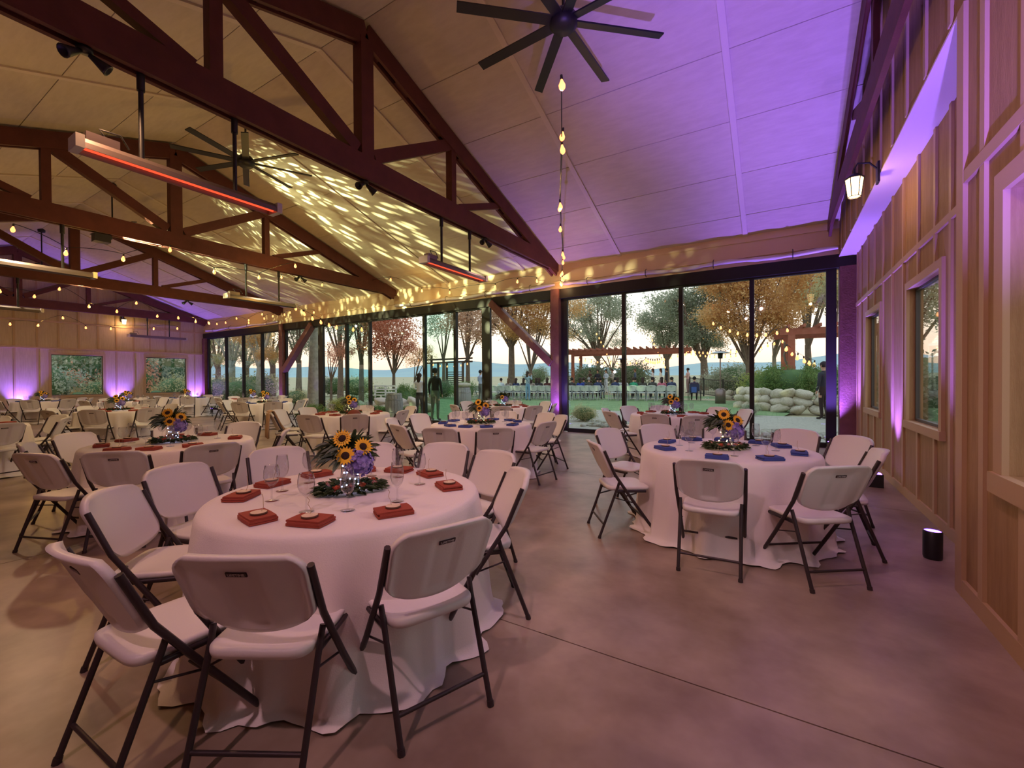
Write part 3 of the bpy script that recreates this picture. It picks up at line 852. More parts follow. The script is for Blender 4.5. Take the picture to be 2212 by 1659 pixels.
def heater(X, y0, y1, hot, label):
    e0 = empty('infrared_heater', (X, (y0+y1)/2, 3.5), 0, label, 'heater', 'bar heaters hung under trusses')
    L = (y1-y0)/2; m = STEEL if hot else COOLT
    q = MB(); V = []; F = []
    prof = [(-.10, -.055), (-.085, .0), (-.05, .045), (.05, .045), (.085, 0), (.10, -.055), (.092, -.055), (.078, -.004), (.046, .036), (-.046, .036), (-.078, -.004), (-.092, -.055)]
    for yy in (-L, L):
        for x, z in prof: V.append((x, yy, z))
    n = len(prof); F = [(i, (i+1) % n, n+(i+1) % n, n+i) for i in range(n)]
    q.add(V, F); q.build('reflector_housing', m, e0)
    for s in (-1, 1):
        q = MB(); q.box(-.10, s*L-.03, -.06, .10, s*L+.03, .055); q.build('end_cap', mat('pale_end_cap', (.5, .46, .42), .4, metal=.4), e0)
    q = MB(); q.tube([(0, -L+.03, -.02), (0, L-.03, -.02)], .020, 10); q.build('heating_tube', HOT if hot else COOLT, e0)
    q = MB(); q.box(-.05, -L+.05, .045, .05, -L+.28, .12); q.build('junction_box', m, e0)
    q = MB(); q.tube([(0, -L+.2, .12), (.0, -L+.15, .19), (.0, -L+.3, .2), (0, -L+.36, .1)], .008, 6); q.build('cable', BLK, e0)
    for yy in ((-.42, .42)):
        q = MB(); q.tube([(0, yy, .04), (0, yy, .86)], .022, 8); q.tube([(0, yy, .70), (0, yy, .86)], .034, 8); q.build('hanger_pipe', BLK, e0)
heater(-5.2, 1.27, 3.02, True, 'glowing red bar heater nearest the camera at upper left')
heater(-5.2, 5.62, 7.37, True, 'glowing red bar heater below the right half of nearest truss')
heater(-11.4, 5.40, 7.15, False, 'unlit grey bar heater under the second truss')
heater(-18.2, 1.9, 3.65, False, 'unlit grey bar heater under the third truss, left')
heater(-24.6, 7.6, 9.8, False, 'unlit bar heater in front of the far end wall')
heater(-11.4, 1.3, 3.0, False, 'bar heater under the second truss hidden left part')
def twin_spot(X, y, label):
    e0 = empty('twin_spotlight', (X, y, 4.36), 0, label, 'spotlight', 'black twin spotlights')
    q = MB(); q.lathe([(.0001, 0), (.06, 0), (.06, -.04), (.0001, -.05)], 12); q.build('base', BLK, e0)
    for s in (-1, 1):
        M_ = Vector((.25, s*.75, -.55)).to_track_quat('Z', 'Y').to_matrix().to_4x4()
        q = MB(); q.lathe([(.0001, .03), (.02, .04), (.028, .08), (.05, .17), (.055, .19), (.045, .19), (.0001, .12)], 12, c=(0, 0, -.03), M=M_); q.build('lamp_head', BLK, e0)
for X, y, lb in ((-5.2, 1.33, 'black twin spotlight on the nearest truss at upper left'), (-5.2, 4.36, 'black twin spotlight below the nearest king post'), (-5.2, 7.42, 'black twin spotlight on the right end of the nearest truss'), (-11.4, 7.3, 'black twin spotlight on the second truss'), (-18.2, 7.3, 'black twin spotlight on the third truss')):
    twin_spot(X, y, lb)
# ------------------------------------------------------------------ string lights
sock = MB(); sock.lathe([(.0001, 0), (.012, 0), (.014, -.045), (.0001, -.05)], 8); SOCK = sock.mesh('socket', BLK)
bb = MB(); bb.lathe([(.010, -.045), (.014, -.06), (.030, -.10), (.028, -.125), (.014, -.145), (.0001, -.148)], 12); BULBM = bb.mesh('bulb', BULB)
bb = MB(); bb.ball((0, 0, -.10), .014, 8, 6, sc=(.7, .7, 2.0)); FILM = bb.mesh('filament', FILA)
WARMG = mat('amber_bulb_glow', (1, .5, .2), .4, emit=(1, .36, .12), es=4.0)
def strand(pts, label, group='cafe string lights', big=1.0, sag=.10, light=0):
    e0 = empty('string_lights', pts[0], 0, label, 'string lights', group)
    o0 = Vector(pts[0]); P = []
    for i in range(len(pts)-1):
        a, b_ = Vector(pts[i])-o0, Vector(pts[i+1])-o0
        for k in range(6):
            t = k/6; p = a.lerp(b_, t); p.z += sag*4*t*(1-t)*.35; P.append(p)
    P.append(Vector(pts[-1])-o0)
    q = MB(); q.tube(P, .006, 5); q.build('cord', BLK, e0)
    for i, p in enumerate(pts):
        v = Vector(p)-o0
        bu = inst(BULBM, 'bulb', v, (R.uniform(-.15, .15), R.uniform(-.15, .15), 0), e0, (big, big, big))
        inst(FILM, 'filament', parent=bu); inst(SOCK, 'socket', parent=bu)
    return e0
def line(a, b, n, sag=.12):
    a, b = Vector(a), Vector(b)
    return [tuple(a.lerp(b, i/(n-1))+Vector((0, 0, -sag*4*(i/(n-1))*(1-i/(n-1))))) for i in range(n)]
strand([(-1.62, 3.50, 4.08), (-2.06, 4.45, 4.08), (-2.8, 5.97, 4.12), (-3.2, 6.85, 4.1), (-3.8, 8.24, 4.1), (-4.05, 8.8, 4.1), (-4.4, 9.5, 4.05), (-4.65, 10.05, 4.05), (-4.92, 10.6, 4.05)], 'string lights running overhead from the camera to the purple post')
strand([(-2.03, 4.43, 4.2), (-2.9, 6.2, 4.18), (-3.95, 8.6, 4.15), (-4.6, 9.9, 4.12), (-5.0, 10.7, 4.1)], 'second string light cord twisted beside the overhead one')
strand([(-5.46, 10.2, 4.13), (-6.05, 10.2, 4.19), (-6.78, 10.2, 4.13), (-8.42, 10.2, 4.15), (-9.55, 10.2, 4.33), (-10.6, 9.9, 4.75), (-11.8, 9.7, 4.62), (-13.1, 9.2, 4.75), (-14.0, 8.3, 4.95)], 'string lights swagging left from the purple post along the soffit')
strand([(-10.5, 1.81, 3.98), (-10.5, 2.42, 3.75), (-10.5, 3.19, 3.83), (-10.5, 3.93, 4.19), (-10.5, 4.72, 3.91), (-10.5, 5.69, 3.98), (-10.5, 6.6, 4.45)], 'string lights crossing below the second truss at left')
strand([(-17.0, 2.68, 3.86), (-17.0, 3.29, 3.83), (-17.0, 3.77, 4.11), (-17.0, 4.36, 3.71), (-17.0, 4.99, 3.65), (-17.0, 5.46, 3.97), (-17.0, 5.99, 3.63), (-17.0, 6.55, 3.64), (-17.0, 7.07, 3.57), (-18.2, 8.0, 3.7)], 'string lights zigzagging before the third truss')
strand([(-21.0, 3.51, 3.4), (-21.0, 4.14, 3.42), (-21.0, 4.71, 3.74), (-21.0, 5.29, 3.46), (-21.0, 5.98, 3.49), (-21.0, 7.28, 3.62), (-21.0, 8.06, 3.7)], 'lowest string lights before the far end wall')
strand([(-22.83, 10.0, 4.29), (-22.04, 10.0, 4.17), (-21.25, 10.0, 4.17), (-20.32, 10.0, 4.29), (-19.9, 10.3, 4.1), (-19.3, 10.0, 4.13), (-18.6, 10.2, 4.35), (-18.13, 10.0, 4.11), (-17.45, 10.0, 4.15), (-17.0, 10.2, 4.2), (-16.6, 10.2, 4.25), (-15.9, 10.3, 4.2), (-15.2, 10.3, 4.15)], 'clustered string lights along the soffit at the far glass bay')
# ------------------------------------------------------------------ lanterns
LANG = mat('frosted_lantern_glass', (1, .8, .5), .5, emit=(1.0, .62, .25), es=6.5)
def lantern(x, y, z, sx, label):
    e0 = empty('wall_lantern', (x, y, z), 0, label, 'wall lantern', 'black wall lanterns')
    q = MB(); q.box(-sx*.22-.012, -.06, -.02, -sx*.22+.012, .06, .22); q.build('wall_plate', BLK, e0)
    q = MB(); q.tube([(-sx*.22, 0, .14), (-sx*.14, 0, .24), (-sx*.03, 0, .26), (0, 0, .20), (0, 0, .14)], .010, 6); q.build('curved_arm', BLK, e0)
    q = MB(); q.lathe([(.10, .08), (.105, .09), (.05, .13), (.015, .15), (.0001, .16)], 6); q.build('cap', BLK, e0)
    q = MB(); q.lathe([(.0001, -.13), (.062, -.13), (.088, .08), (.0001, .081)], 6); q.build('glass_shade', LANG, e0)
    q = MB()
    for k in range(6):
        a = 2*PI*k/6; q.tube([(.066*math.cos(a), .066*math.sin(a), -.135), (.094*math.cos(a), .094*math.sin(a), .085)], .005, 5)
    q.tube([(.066*math.cos(2*PI*k/6), .066*math.sin(2*PI*k/6), -.135) for k in range(7)], .005, 5, cap=False)
    q.build('cage', BLK, e0)
    lamp('lantern_glow', 'POINT', (x-.0, y, z-.20), 9, (1, .58, .22), size=.04)
lantern(.78, 6.67, 3.74, -1, 'glowing wall lantern high on the right wall')
lantern(XL+.28, 7.55, 4.13, 1, 'glowing wall lantern on the far end wall')
# ------------------------------------------------------------------ purple uplights
PLED = mat('violet_led_face', (.3, .1, 1), .3, emit=(.26, .10, 1.0), es=9)
def uplight(x, y, tx, ty, tz, en, label, ang=55, round_=False):
    e0 = empty('led_uplight', (x, y, 0), 0, label, 'uplight', 'black LED uplights')
    q = MB()
    if round_: q.lathe([(.0001, .0), (.055, 0), (.06, .02), (.06, .21), (.052, .22)], 16)
    else: q.box(-.09, -.07, .0, .09, .07, .17)
    q.build('housing', BLK, e0)
    q = MB()
    if round_: q.lathe([(.0001, .205), (.052, .205), (.052, .215)], 16)
    else: q.box(-.075, -.055, .170, .075, .055, .176)
    q.build('lens', PLED, e0)
    lamp('uplight_beam', 'SPOT', (x, y, .27), en, PUR, (tx, ty, tz), .03, ang, .8)
uplight(1.03, 4.62, 1.02, 4.9, 4, 420, 'round black uplight glowing violet by the near wall corner', 75, True)
uplight(1.06, 7.30, 1.04, 7.4, 4, 620, 'black box uplight between the right wall windows', 70)
uplight(.90, 10.50, .80, 10.45, 4, 1200, 'uplight at the foot of the right corner post', 75)
uplight(-5.05, 10.50, -4.9, 10.45, 4.0, 520, 'uplight at the foot of the purple post', 80)
uplight(-18.1, 10.45, -18.1, 10.65, 4.0, 110, 'uplight at the foot of the far braced post', 80)
for y, lb in ((4.39, 'left of the far picture windows'), (7.40, 'between the far picture windows'), (10.40, 'in the far glass corner')):
    uplight(XL+.22, y, XL+.06, y, 2.7, 700, 'uplight on the end wall '+lb, 70)
uplight(-22.5, 9.9, -22.6, 9.0, 5, 400, 'uplight washing the far roof corner', 100)
uplight(.50, .6, .12, 5.6, 6.0, 2600, 'added unseen uplight beside the camera, washing the roof purple', 48)  # added out of view to strengthen the purple on the right-hand roof
# uplights along the wall behind the camera, lifting purple onto roof and tables
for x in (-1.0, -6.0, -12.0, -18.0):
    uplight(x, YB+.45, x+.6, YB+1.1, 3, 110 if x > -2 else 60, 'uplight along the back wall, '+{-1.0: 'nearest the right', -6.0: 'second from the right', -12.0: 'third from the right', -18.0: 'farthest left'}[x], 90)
# ripple effect projector: patterned beam on the roof
pj = empty('ripple_projector', (-10.2, 2.6, 4.56), 0, 'small black ripple light projector hung under the second truss', 'projector')
pj.location = (-11.4, 3.12, 4.33)
q = MB(); q.box(-.10, -.12, -.15, .10, .12, .0); q.build('housing', BLK, pj)
q = MB(); q.lathe([(.05, 0), (.055, .05), (.045, .05), (.0001, .02)], 14, c=(0, .10, -.02), M=Matrix.Rotation(-PI/2.6, 4, 'X')); q.build('projector_lens', BLK, pj)
def ripple(loc, tgt, en, ang):
    ro = lamp('ripple_beam', 'SPOT', loc, en, (.95, 1.0, .52), tgt, .012, ang, .9)
    l = ro.data; l.use_nodes = True; n = l.node_tree
    em = n.nodes['Emission']; tcn = n.nodes.new('ShaderNodeTexCoord'); sp = n.nodes.new('ShaderNodeSeparateXYZ'); n.links.new(tcn.outputs['Normal'], sp.inputs[0])
    dx = n.nodes.new('ShaderNodeMath'); dx.operation = 'DIVIDE'; dy = n.nodes.new('ShaderNodeMath'); dy.operation = 'DIVIDE'
    n.links.new(sp.outputs[0], dx.inputs[0]); n.links.new(sp.outputs[2], dx.inputs[1]); n.links.new(sp.outputs[1], dy.inputs[0]); n.links.new(sp.outputs[2], dy.inputs[1])
    cb = n.nodes.new('ShaderNodeCombineXYZ'); n.links.new(dx.outputs[0], cb.inputs[0]); n.links.new(dy.outputs[0], cb.inputs[1])
    mpn = n.nodes.new('ShaderNodeMapping'); mpn.inputs['Scale'].default_value = (1.6, .95, 1); n.links.new(cb.outputs[0], mpn.inputs[0])
    nz = n.nodes.new('ShaderNodeTexNoise'); nz.inputs['Scale'].default_value = 7; n.links.new(mpn.outputs[0], nz.inputs[0])
    ad = n.nodes.new('ShaderNodeVectorMath'); ad.operation = 'MULTIPLY_ADD'; ad.inputs[1].default_value = (.05, .05, 0); n.links.new(nz.outputs['Color'], ad.inputs[0]); n.links.new(mpn.outputs[0], ad.inputs[2])
    vo = n.nodes.new('ShaderNodeTexVoronoi'); vo.inputs['Scale'].default_value = 17; vo.inputs['Randomness'].default_value = .75; n.links.new(ad.outputs[0], vo.inputs[0])
    rp = n.nodes.new('ShaderNodeValToRGB'); rp.color_ramp.elements[0].position = .16; rp.color_ramp.elements[0].color = (1, 1, 1, 1); rp.color_ramp.elements[1].position = .46; rp.color_ramp.elements[1].color = (.05, .05, .05, 1)
    n.links.new(vo.outputs['Distance'], rp.inputs[0])
    n2 = n.nodes.new('ShaderNodeTexNoise'); n2.inputs['Scale'].default_value = 4.5; n.links.new(mpn.outputs[0], n2.inputs[0])
    r2 = n.nodes.new('ShaderNodeValToRGB'); r2.color_ramp.elements[0].position = .38; r2.color_ramp.elements[0].color = (.1, .1, .1, 1); r2.color_ramp.elements[1].position = .55
    n.links.new(n2.outputs[0], r2.inputs[0])
    mu = n.nodes.new('ShaderNodeMath'); mu.operation = 'MULTIPLY'; n.links.new(rp.outputs[0], mu.inputs[0]); n.links.new(r2.outputs[0], mu.inputs[1])
    n.links.new(mu.outputs[0], em.inputs['Strength'])
ripple((-11.4, 3.32, 4.18), (-10.2, 9.0, 5.15), 15000, 96)
ripple((-18.2, 4.0, 4.1), (-16.4, 9.0, 5.3), 4500, 76)
# ------------------------------------------------------------------ garden
def sm(t): t = max(0, min(1, t)); return t*t*(3-2*t)
def gz(x, y):
    d = math.hypot(x, y)
    z = -.02+.24*sm((y-12.5)/9)+.25*sm((y-26)/8)
    if d > 60: z += (d-60)*.011
    if d > 500: z += 24*sm((d-500)/500)*(1+.35*math.sin(math.atan2(y, x)*9+1)+.22*math.sin(math.atan2(y, x)*23))
    return z
def at(px, d, z=None):
    p = Vector((0, 0, EYE))+(fw+rt*((px-1106)/FPX))*d
    return Vector((p.x, p.y, gz(p.x, p.y) if z is None else z))
GRASS = mat('lawn_green', (.15, .26, .10), .9, c2=(.23, .35, .16), nscale=3, bump=.6, bscale=90)
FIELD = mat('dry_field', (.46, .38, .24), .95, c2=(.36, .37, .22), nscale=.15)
HILL = mat('haze_tinted_hill', (.30, .44, .50), 1, c2=(.36, .50, .50), nscale=.01)  # distance haze is painted into the hill colour as a blue tint
PAVE = mat('patio_concrete', (.40, .38, .33), .8, c2=(.48, .45, .40), nscale=2)
MULCH = mat('pale_gravel', (.36, .35, .30), .95, c2=(.46, .45, .38), nscale=14, bump=.5, bscale=60)
def sheet(name, m, x0, x1, y0, y1, nx, ny, dz=0, label=None, edge=None):
    V, F = [], []
    for j in range(ny+1):
        for i in range(nx+1):
            x = x0+(x1-x0)*i/nx; y = y0+(y1-y0)*j/ny
            if edge: x, y = edge(x, y, i/nx, j/ny)
            V.append((x, y, gz(x, y)+dz))
    for j in range(ny):
        for i in range(nx): F.append((j*(nx+1)+i, j*(nx+1)+i+1, (j+1)*(nx+1)+i+1, (j+1)*(nx+1)+i))
    q = MB(); q.add(V, F, 0, True); o = q.build(name, m); return lab(o, label, 'ground', kind='structure')
# polar terrain
V, F = [], []
rad = [8, 12, 16, 22, 30, 40, 50, 60, 90, 130, 180, 250, 350, 500, 560, 640, 740, 860, 1000, 1200]
NA = 220
for r in rad:
    for k in range(NA+1):
        a = math.radians(-55+290*k/NA); x, y = r*math.cos(a)-5, r*math.sin(a)
        V.append((x, y, gz(x, y)-.06))
mi = []
for j in range(len(rad)-1):
    for k in range(NA):
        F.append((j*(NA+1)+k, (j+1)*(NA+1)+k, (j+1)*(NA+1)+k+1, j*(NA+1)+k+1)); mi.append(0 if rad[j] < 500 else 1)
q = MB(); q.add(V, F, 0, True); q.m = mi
o = q.build('terrain', [FIELD, HILL]); lab(o, 'dry fields rising to hills tinted blue for haze on the horizon', 'landscape', kind='structure')
sheet('lawn', GRASS, -20, 1.5, 15.0, 29.5, 30, 20, .0, 'green lawn between the hall and the ceremony seats', lambda x, y, u, v: (x+(1-v)*(-2.2*u)+.5*math.sin(v*7)*(u > .9), y-1.8*(1-v)*(1-u)))
sheet('lawn', GRASS, -17.5, -7.2, 11.9, 15.6, 16, 8, .01, 'strip of lawn outside the sliding doors')
sheet('patio', PAVE, -26, 9, YG+.1, 12.1, 30, 3, .012, 'concrete walk along the outside of the glass wall')
sheet('gravel_bed', MULCH, -6.8, 9, 12.1, 17.5, 30, 12, .004, 'pale gravel path beyond the right glass bay')
def rock_mesh(seed, m, n=2):
    bm = bmesh.new(); bmesh.ops.create_icosphere(bm, subdivisions=n, radius=1); rr = random.Random(seed)
    o = [rr.uniform(0, 9) for _ in range(6)]
    for v in bm.verts:
        p = v.co; k = 1+.16*math.sin(p.x*3+o[0])*math.cos(p.y*3.3+o[1])+.12*math.sin(p.z*4+o[2])+.07*math.sin(p.x*7+p.y*6+o[3])
        v.co = p*k
        for ax in range(3): v.co[ax] = math.copysign(abs(v.co[ax])**.8, v.co[ax])
    me = bpy.data.meshes.new('stone'); bm.to_mesh(me); bm.free(); me.materials.append(m)
    for p in me.polygons: p.use_smooth = True
    return me
STONE = mat('buff_boulder', (.42, .38, .28), .9, c2=(.56, .52, .42), nscale=4, bump=.5, bscale=12)
STONE2 = mat('pinkish_boulder', (.52, .42, .36), .9, c2=(.60, .52, .46), nscale=4, bump=.5, bscale=12)
RK = [rock_mesh(s, STONE) for s in range(4)]; RK2 = [rock_mesh(s+9, STONE2) for s in range(3)]
def rockwall(pts, rows, w, h, label, rk, base=0):
    e0 = empty('rock_wall', (pts[0].x, pts[0].y, gz(pts[0].x, pts[0].y)), 0, label, 'rock wall')
    o0 = e0.location.copy(); rr = random.Random(len(label))
    for row in range(rows):
        for i in range(len(pts)-1):
            a, b_ = pts[i], pts[i+1]; L = (b_-a).length; t = rr.uniform(0, .5)*w
            while t < L:
                s_ = w*rr.uniform(.7, 1.35); p = a.lerp(b_, min(1, (t+s_/2)/L)); t += s_*.98
                z = gz(p.x, p.y)+base+h*(row+.45)
                inst(rk[rr.randrange(len(rk))], 'stone', (p.x-o0.x, p.y+.12*row+rr.uniform(-.04, .04)-o0.y, z-o0.z), (rr.uniform(0, .5), rr.uniform(0, .5), rr.uniform(0, 6)), e0, (s_*.54, w*.5, h*.60*rr.uniform(.9, 1.1)))
    return e0
rockwall([at(1590, 18.5), at(1640, 16.9), at(1700, 15.9), at(1800, 15.2), at(1900, 14.9)], 3, .52, .27, 'low wall of buff boulders below the green hedge', RK)
rockwall([at(1562, 24), at(1612, 23.5), at(1640, 23)], 2, .45, .27, 'short boulder wall behind the black fence', RK)
rockwall([at(795, 19.5), at(840, 19.2), at(890, 19.0), at(925, 19.2)], 2, .62, .27, 'low pinkish boulder wall behind the barrel', RK2, .1)
rockwall([at(712, 20.5), at(800, 20.0)], 1, .8, .42, 'mossy boulders behind the left sliding door', RK)
# river cobbles just outside the right bay
q = MB(); rr = random.Random(5)
for i in range(900):
    x = rr.uniform(-5.2, 5.5); y = rr.uniform(12.15, 13.6)+(.25*math.sin(x)); s_ = rr.uniform(.035, .11)
    q.ball((x, y, gz(x, y)+s_*.3), s_, 7, 4, sc=(1.25, .9, .6), M=Matrix.Rotation(rr.uniform(0, 3), 4, 'Z'))
o = q.build('river_cobbles', mat('grey_cobble', (.26, .28, .23), .85, c2=(.50, .50, .42), nscale=2.5)); lab(o, 'bed of grey river cobbles outside the right glass bay', 'cobbles', kind='stuff')
# foliage prototypes
def leafball(seed, n, ncl, ls, spread, m=None):
    g = np.random.default_rng(seed)
    c = g.normal(size=(ncl, 3)); c /= np.linalg.norm(c, axis=1)[:, None]; c *= g.uniform(.35, .9, (ncl, 1)); c[:, 2] *= .8
    k = g.integers(0, ncl, n); p = c[k]+g.normal(size=(n, 3))*spread
    a = g.normal(size=(n, 3)); a /= np.linalg.norm(a, axis=1)[:, None]
    b_ = np.cross(a, g.normal(size=(n, 3))); b_ /= np.linalg.norm(b_, axis=1)[:, None]
    s_ = g.uniform(.6, 1.3, (n, 1))*ls
    V = np.stack([p-a*s_, p+b_*s_*.5, p+a*s_, p-b_*s_*.5], 1).reshape(-1, 3)
    me = bpy.data.meshes.new('foliage'); me.vertices.add(4*n); me.vertices.foreach_set('co', V.ravel())
    me.loops.add(4*n); me.loops.foreach_set('vertex_index', np.arange(4*n)); me.polygons.add(n)
    me.polygons.foreach_set('loop_start', np.arange(0, 4*n, 4)); me.polygons.foreach_set('loop_total', np.full(n, 4)); me.update()
    me.materials.append(m)
    return me
def leafmat(name, c, c2):
    m = mat(name, c, .75, c2=c2, nscale=2.2)
    n = m.node_tree; b = n.nodes['Principled BSDF']; o = n.nodes['Material Output']
    t = n.nodes.new('ShaderNodeBsdfTranslucent'); x = n.nodes.new('ShaderNodeMixShader'); x.inputs[0].default_value = .5
    r = [q for q in n.nodes if q.type == 'VALTORGB'][0]
    n.links.new(r.outputs[0], t.inputs[0]); n.links.new(b.outputs[0], x.inputs[1]); n.links.new(t.outputs[0], x.inputs[2]); n.links.new(x.outputs[0], o.inputs[0])
    return m
FO = {
 'rust': leafmat('rusty_autumn_leaf', (.66, .26, .16), (.80, .42, .28)),
 'gold': leafmat('golden_autumn_leaf', (.66, .38, .14), (.80, .55, .26)),
 'brown': leafmat('brown_autumn_leaf', (.56, .34, .22), (.72, .50, .34)),
 'grey': leafmat('grey_green_leaf', (.36, .40, .29), (.54, .57, .44)),
 'dark': leafmat('dark_oak_leaf', (.23, .27, .18), (.36, .39, .27)),
 'olive': leafmat('olive_leaf', (.44, .43, .22), (.62, .58, .34)),
 'hedge': leafmat('hedge_leaf', (.16, .27, .08), (.28, .40, .15)),
 'lime': leafmat('lime_shrub_leaf', (.36, .44, .12), (.52, .58, .22)),
}
PROTO = {}
def proto(k, kind):
    key = (k, kind)
    if key not in PROTO:
        n, ncl, ls, sp = {'dense': (5200, 40, .050, .19), 'mid': (2900, 32, .048, .17), 'sparse': (1500, 26, .044, .15), 'bush': (6500, 60, .045, .16)}[kind]
        PROTO[key] = leafball(len(kind)+len(PROTO), n, ncl, ls, sp, FO[k])
    return PROTO[key]
TRUNK = mat('brown_tree_bark', (.14, .10, .075), .95, c2=(.20, .15, .11), nscale=8)
PALE = mat('pale_sycamore_bark', (.42, .40, .33), .9, c2=(.26, .26, .21), nscale=5)
def tree(px, d, crowns, kind, dens, label, tr=.16, th=2.2, bark=None, fork=3):
    b0 = at(px, d); e0 = empty('tree', b0, 0, label, 'tree', 'garden trees'); rr = random.Random(px)
    q = MB(); q.tube([(0, 0, -.1), (tr*.2, 0, th*.5), (0, tr*.3, th)], [tr*1.15, tr*.9, tr*.75], 8)
    for (dx, z, r) in crowns:
        for k in range(fork):
            e_ = Vector((dx+rr.uniform(-.5, .5)*r, rr.uniform(-.5, .5)*r, z+rr.uniform(-.2, .6)*r)); m_ = e_*.5+Vector((rr.uniform(-.2, .2), 0, th*.55))
            q.tube([(0, 0, th*.9), m_, e_], [tr*.5, tr*.28, tr*.07], 5, cap=False)
            for j in range(3):
                q.tube([m_.lerp(e_, .2+.25*j), m_.lerp(e_, .5+.2*j)+Vector((rr.uniform(-.7, .7), rr.uniform(-.5, .5), rr.uniform(.2, .9)))*r*.6], [tr*.14, tr*.04], 4, cap=False)
    q.build('trunk', bark or TRUNK, e0)
    for (dx, z, r) in crowns:
        o = inst(proto(kind, dens), 'foliage', (dx, rr.uniform(-.4, .4)*r, z), (rr.uniform(-.3, .3), rr.uniform(-.3, .3), rr.uniform(0, 6)), e0, (r, r, r*.85)); lab(o, kind='stuff')
    return e0
tree(850, 24, [(-.4, 3.4, 1.3), (.5, 4.2, 1.5), (-.3, 5.3, 1.7), (.9, 3.1, .8)], 'rust', 'mid', 'red autumn tree behind the barrel and round bushes', .10, 1.8)
tree(895, 27, [(.3, 2.6, .9), (1.0, 3.0, .8)], 'gold', 'sparse', 'small sparse orange tree right of the red one', .07, 1.2)
tree(1010, 36, [(-1, 6.5, 2.2), (1.2, 5.2, 1.8), (.6, 8, 2.4)], 'brown', 'mid', 'orange-brown tree left of the dark door post', .2, 3)
tree(958, 40, [(-.6, 6.0, 1.9), (.6, 8.2, 2.2)], 'grey', 'sparse', 'thin grey-green tree behind the wooden arbour', .16, 3)
tree(1104, 31, [(-1.2, 5.8, 1.9), (.8, 7.2, 2.2), (-.3, 8.6, 2.2), (1.4, 5, 1.3)], 'brown', 'mid', 'tall brown autumn tree with dark straight trunk', .26, 3.8)
tree(1146, 29, [(-.9, 4.7, 1.3), (1.1, 4.9, 1.5), (.4, 6.3, 1.8), (1.9, 6.6, 1.4)], 'gold', 'mid', 'spreading autumn tree behind the woman in denim', .13, 1.9)
tree(1215, 33, [(0, 4.4, 1.3), (.6, 6.5, 1.6)], 'gold', 'sparse', 'sparse orange tree beside the purple post', .1, 2)
tree(1292, 41, [(-1.8, 7.2, 2.1), (.4, 8.6, 2.5), (1.8, 7.0, 1.9), (-.6, 5.4, 1.6), (-3.0, 5.5, 1.5)], 'grey', 'mid', 'airy multi-stemmed grey-green tree behind the long pergola', .24, 3, fork=4)
tree(1322, 47, [(.8, 5.2, 1.6), (-1.5, 4.6, 1.7)], 'grey', 'sparse', 'low grey-green tree beyond the pergola roof', .14, 2)
tree(1440, 46, [(-1.2, 6.8, 2.0), (.5, 8.6, 2.6), (1.8, 6.2, 2.2), (.0, 5.2, 1.6)], 'grey', 'dense', 'dense grey-green tree right of the bright sky gap', .28, 3)
tree(1520, 38, [(-1.8, 7.6, 2.2), (.4, 6.4, 2.2), (-.8, 4.6, 1.5), (1.2, 8.8, 2.4), (.9, 4.2, 1.2)], 'dark', 'dense', 'dark oak with thick forked trunk right of the pergola', .36, 2.6)
tree(1615, 22, [(-1.3, 4.6, 1.2), (.2, 5.6, 1.5), (-.4, 3.7, 1.1), (1.2, 4.3, 1.2), (-1.2, 6.3, 1.3), (.9, 6.9, 1.6)], 'gold', 'dense', 'large golden autumn tree through the right glass panes', .13, 2.0)
tree(1672, 23, [(.6, 5.2, 1.4), (1.6, 6.4, 1.8), (.4, 3.6, .9)], 'gold', 'mid', 'second golden tree with pale trunk behind the lime shrub', .12, 2.4, PALE)
tree(1745, 26, [(-.5, 6.2, 1.9), (1.6, 6.6, 2.2), (.5, 8, 2)], 'brown', 'dense', 'brown autumn tree above the near pergola', .2, 3)
tree(1800, 19, [(.3, 5.0, 1.3)], 'olive', 'mid', 'olive tree behind the near pergola end', .12, 2)
tree(678, 21, [(-.5, 6.3, 1.6), (.8, 5.4, 1.3), (.4, 7.2, 1.6)], 'olive', 'mid', 'pale-barked sycamore beside the far knee brace', .30, 4.0, PALE)
tree(645, 33, [(-1, 5.6, 2), (1.2, 6.8, 2.2), (.4, 4.0, 1.3)], 'grey', 'mid', 'grey tree seen left of the pale sycamore', .22, 2.8)
tree(735, 30, [(-.7, 6.2, 1.9), (.9, 5.0, 1.6), (.2, 7.6, 2)], 'grey', 'mid', 'grey-green tree behind the left sliding door', .2, 2.8)
tree(715, 26, [(.2, 3.0, .9), (1.2, 3.1, .8)], 'rust', 'sparse', 'low rusty tree behind the left sliding door', .08, 1.4)
tree(780, 25, [(-.8, 5.2, 1.4), (.4, 6.0, 1.6), (.9, 4.6, 1.0)], 'gold', 'mid', 'yellow-leaved tree at the second sliding door', .15, 2.6)
for px, d, kd, de, lb in ((470, 40, 'olive', 'mid', 'olive tree in the leftmost far glass pane'), (500, 34, 'grey', 'sparse', 'grey tree in the second far glass pane'), (532, 43, 'olive', 'sparse', 'tall olive tree between far mullions'), (560, 31, 'gold', 'mid', 'yellowing tree in the third far pane'), (588, 37, 'olive', 'mid', 'broad olive tree left of the far post'), (450, 46, 'grey', 'sparse', 'dark tree filling the glass corner')):
    tree(px, d, [(-1.1, 4.6, 1.6), (1.2, 6.2, 1.8), (1.3, 3.2, .9)], kd, de, lb, .28, 2.6, PALE if px in (560, 500) else None)
